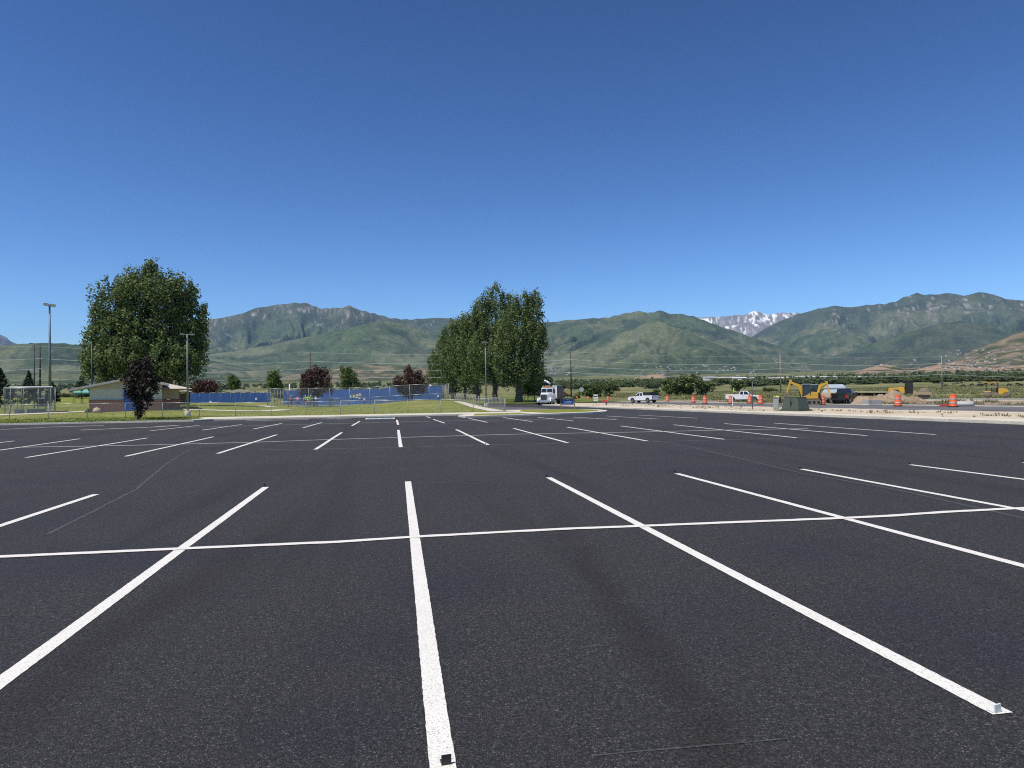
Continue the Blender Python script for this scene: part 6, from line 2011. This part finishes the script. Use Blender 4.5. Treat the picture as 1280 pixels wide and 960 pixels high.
# a folded chair in the court
p = at(413.5, 114.5); p.z = 0.43
t = empty('camp_chair', p, face_cam(p, 0.3), 'brown folding camp chair standing inside the court', 'chair')
MB().box((0, 0, 0.42), (0.55, 0.5, 0.04)).build('seat', 'redcloth', t)
MB().box((0, 0.26, 0.80), (0.55, 0.05, 0.72), Matrix.Rotation(-0.15, 4, 'X')).build('backrest', 'barn_wall', t)
for a in (-1, 1):
    for c in (-1, 1): MB().tube((a * 0.27, c * 0.24, 0), (-a * 0.24, c * 0.24, 0.42), 0.015, None, 6).build('leg', 'black', t)


# ------------------------------------------------------------------ cattle and houses far off
def cow_proto():
    """grazing animal, x forward"""
    J = [(0, 0, 1.02), (-0.62, 0, 1.05), (0.55, 0, 1.04), (0.88, 0, 1.0), (1.12, 0, 0.62), (1.3, 0, 0.28)]
    E = [(0, 1), (0, 2), (2, 3), (3, 4), (4, 5)]
    Rr = [(0.33, 0.36), (0.30, 0.33), (0.27, 0.34), (0.17, 0.20), 0.13, 0.08]
    for x, b_ in ((-0.62, 1), (0.55, 2)):
        for s in (-1, 1):
            o = len(J)
            J += [(x, s * 0.2, 0.72), (x + (0.10 if x > 0 else -0.07), s * 0.2, 0.38), (x, s * 0.2, 0.02)]
            Rr += [0.13, 0.065, 0.05]
            E += [(b_, o), (o, o + 1), (o + 1, o + 2)]
    o = len(J)
    J += [(-0.97, 0, 1.12), (-1.0, 0, 0.55)]; Rr += [0.04, 0.03]; E += [(1, o), (o, o + 1)]
    me = skin_body([Vector(j) for j in J], E, Rr)
    me.materials.clear(); me.materials.append(M['cow'])
    me.name = 'cow'
    return me


cm = cow_proto()
rng = random.Random(9)
cows = [(1195, 484), (1200, 487), (1203, 487.3), (1216, 487), (1222, 487), (1228, 483), (1232, 487), (1217, 483), (1208, 483.5), (1264, 485.5), (1268, 485.6), (1271, 486), (1250, 486), (1259, 488), (1190, 488.5), (1224, 487.4), (1186, 483.2)]
for px, py in cows:
    d = rng.uniform(330, 620); px += rng.uniform(-9, 9)
    p = at(px, d); p.z = float(land(np.array(p.x), np.array(p.y)))
    o = bpy.data.objects.new('cow', cm); COL.objects.link(o)
    o.location = p; o.rotation_euler = (0, 0, heading(p, rng.choice([-1, 1])) + rng.uniform(-0.5, 0.5)); o.scale = (0.85,) * 3
    tag(o, 'black cow grazing in the meadow beyond the side road', 'cow', 'cattle in the meadow')


def house(kind, px, py, label, group, scale=1.0, w=14, dpt=10, h=4.5, rh=2.5, wall='house_wall', roof='house_roof', hit=None):
    r_ = on_land(px, py) if hit is None else hit
    if r_ is None: return
    p, d = r_
    t = empty(kind, p, rng.uniform(-0.6, 0.6), label, 'house' if kind == 'house' else 'building', group)
    if kind == 'house': scale *= min(1.0, d / 4600.0)
    t.scale = (scale,) * 3
    key = (w, dpt, h, rh, wall, roof)
    if key not in house.cache:
        a = MB().box((0, 0, h / 2 - 1), (w, dpt, h + 2)).build('wall', wall, t)
        b = MB().prism([(-dpt * 0.56, h), (dpt * 0.56, h), (0, h + rh)], w * 1.06, axis='x').build('roof', roof, t)
        house.cache[key] = (a.data, b.data)
    else:
        for nm, me in zip(('wall', 'roof'), house.cache[key]):
            o = bpy.data.objects.new(nm, me); COL.objects.link(o); o.parent = t
    return t


house.cache = {}
GH = 'houses scattered over the foothills'
spots = [(rng.gauss(1225, 34), rng.uniform(437, 461)) for _ in range(58)] + [(rng.uniform(1180, 1240), rng.uniform(452, 463)) for _ in range(22)] + [(rng.uniform(680, 712), rng.uniform(455, 470)) for _ in range(22)] + [(rng.uniform(800, 960), rng.uniform(457, 472)) for _ in range(46)] + [(rng.uniform(236, 300), rng.uniform(468, 480)) for _ in range(14)] + [(rng.uniform(1085, 1180), rng.uniform(455, 466)) for _ in range(10)] + [(rng.uniform(960, 1000), rng.uniform(447, 462)) for _ in range(5)]
for px, py in spots:
    k = rng.random()
    if k < 0.55: house('house', px, py, 'small pale house among many scattered over the foothills', GH + ', pale', rng.uniform(0.7, 1.15))
    else: house('house', px, py, 'small tan house among many scattered over the foothills', GH + ', tan', rng.uniform(0.7, 1.15), 15, 10, 4.6, 2.4, 'house_tan', 'house_roof')
big = [(905, 476, 1050, 26), (925, 476.5, 1000, 18), (968, 477, 1000, 22), (982, 475.5, 1100, 22), (1008, 474, 1150, 30), (1030, 474.5, 1150, 34), (1052, 476, 1080, 26), (1078, 474, 1200, 24), (1105, 474, 1200, 30), (1246, 471, 1250, 34), (1264, 471.5, 1250, 26), (886, 474.5, 1100, 14), (945, 477, 980, 16)]
for i, (px, py, d, w) in enumerate(big):
    p = at(px, d); p.z = z_at(px, py + 4, d)
    p.z = min(p.z, float(land(np.array(p.x), np.array(p.y))) + 1)
    house('warehouse', px, py, 'long pale low building rising above the valley trees', 'long pale buildings across the valley', 1.0, w * 1.0, 14, 8.5, 1.2, 'house_wall' if i % 3 else 'house_tan', 'white_flat' if i % 2 else 'roof', hit=(p, d))
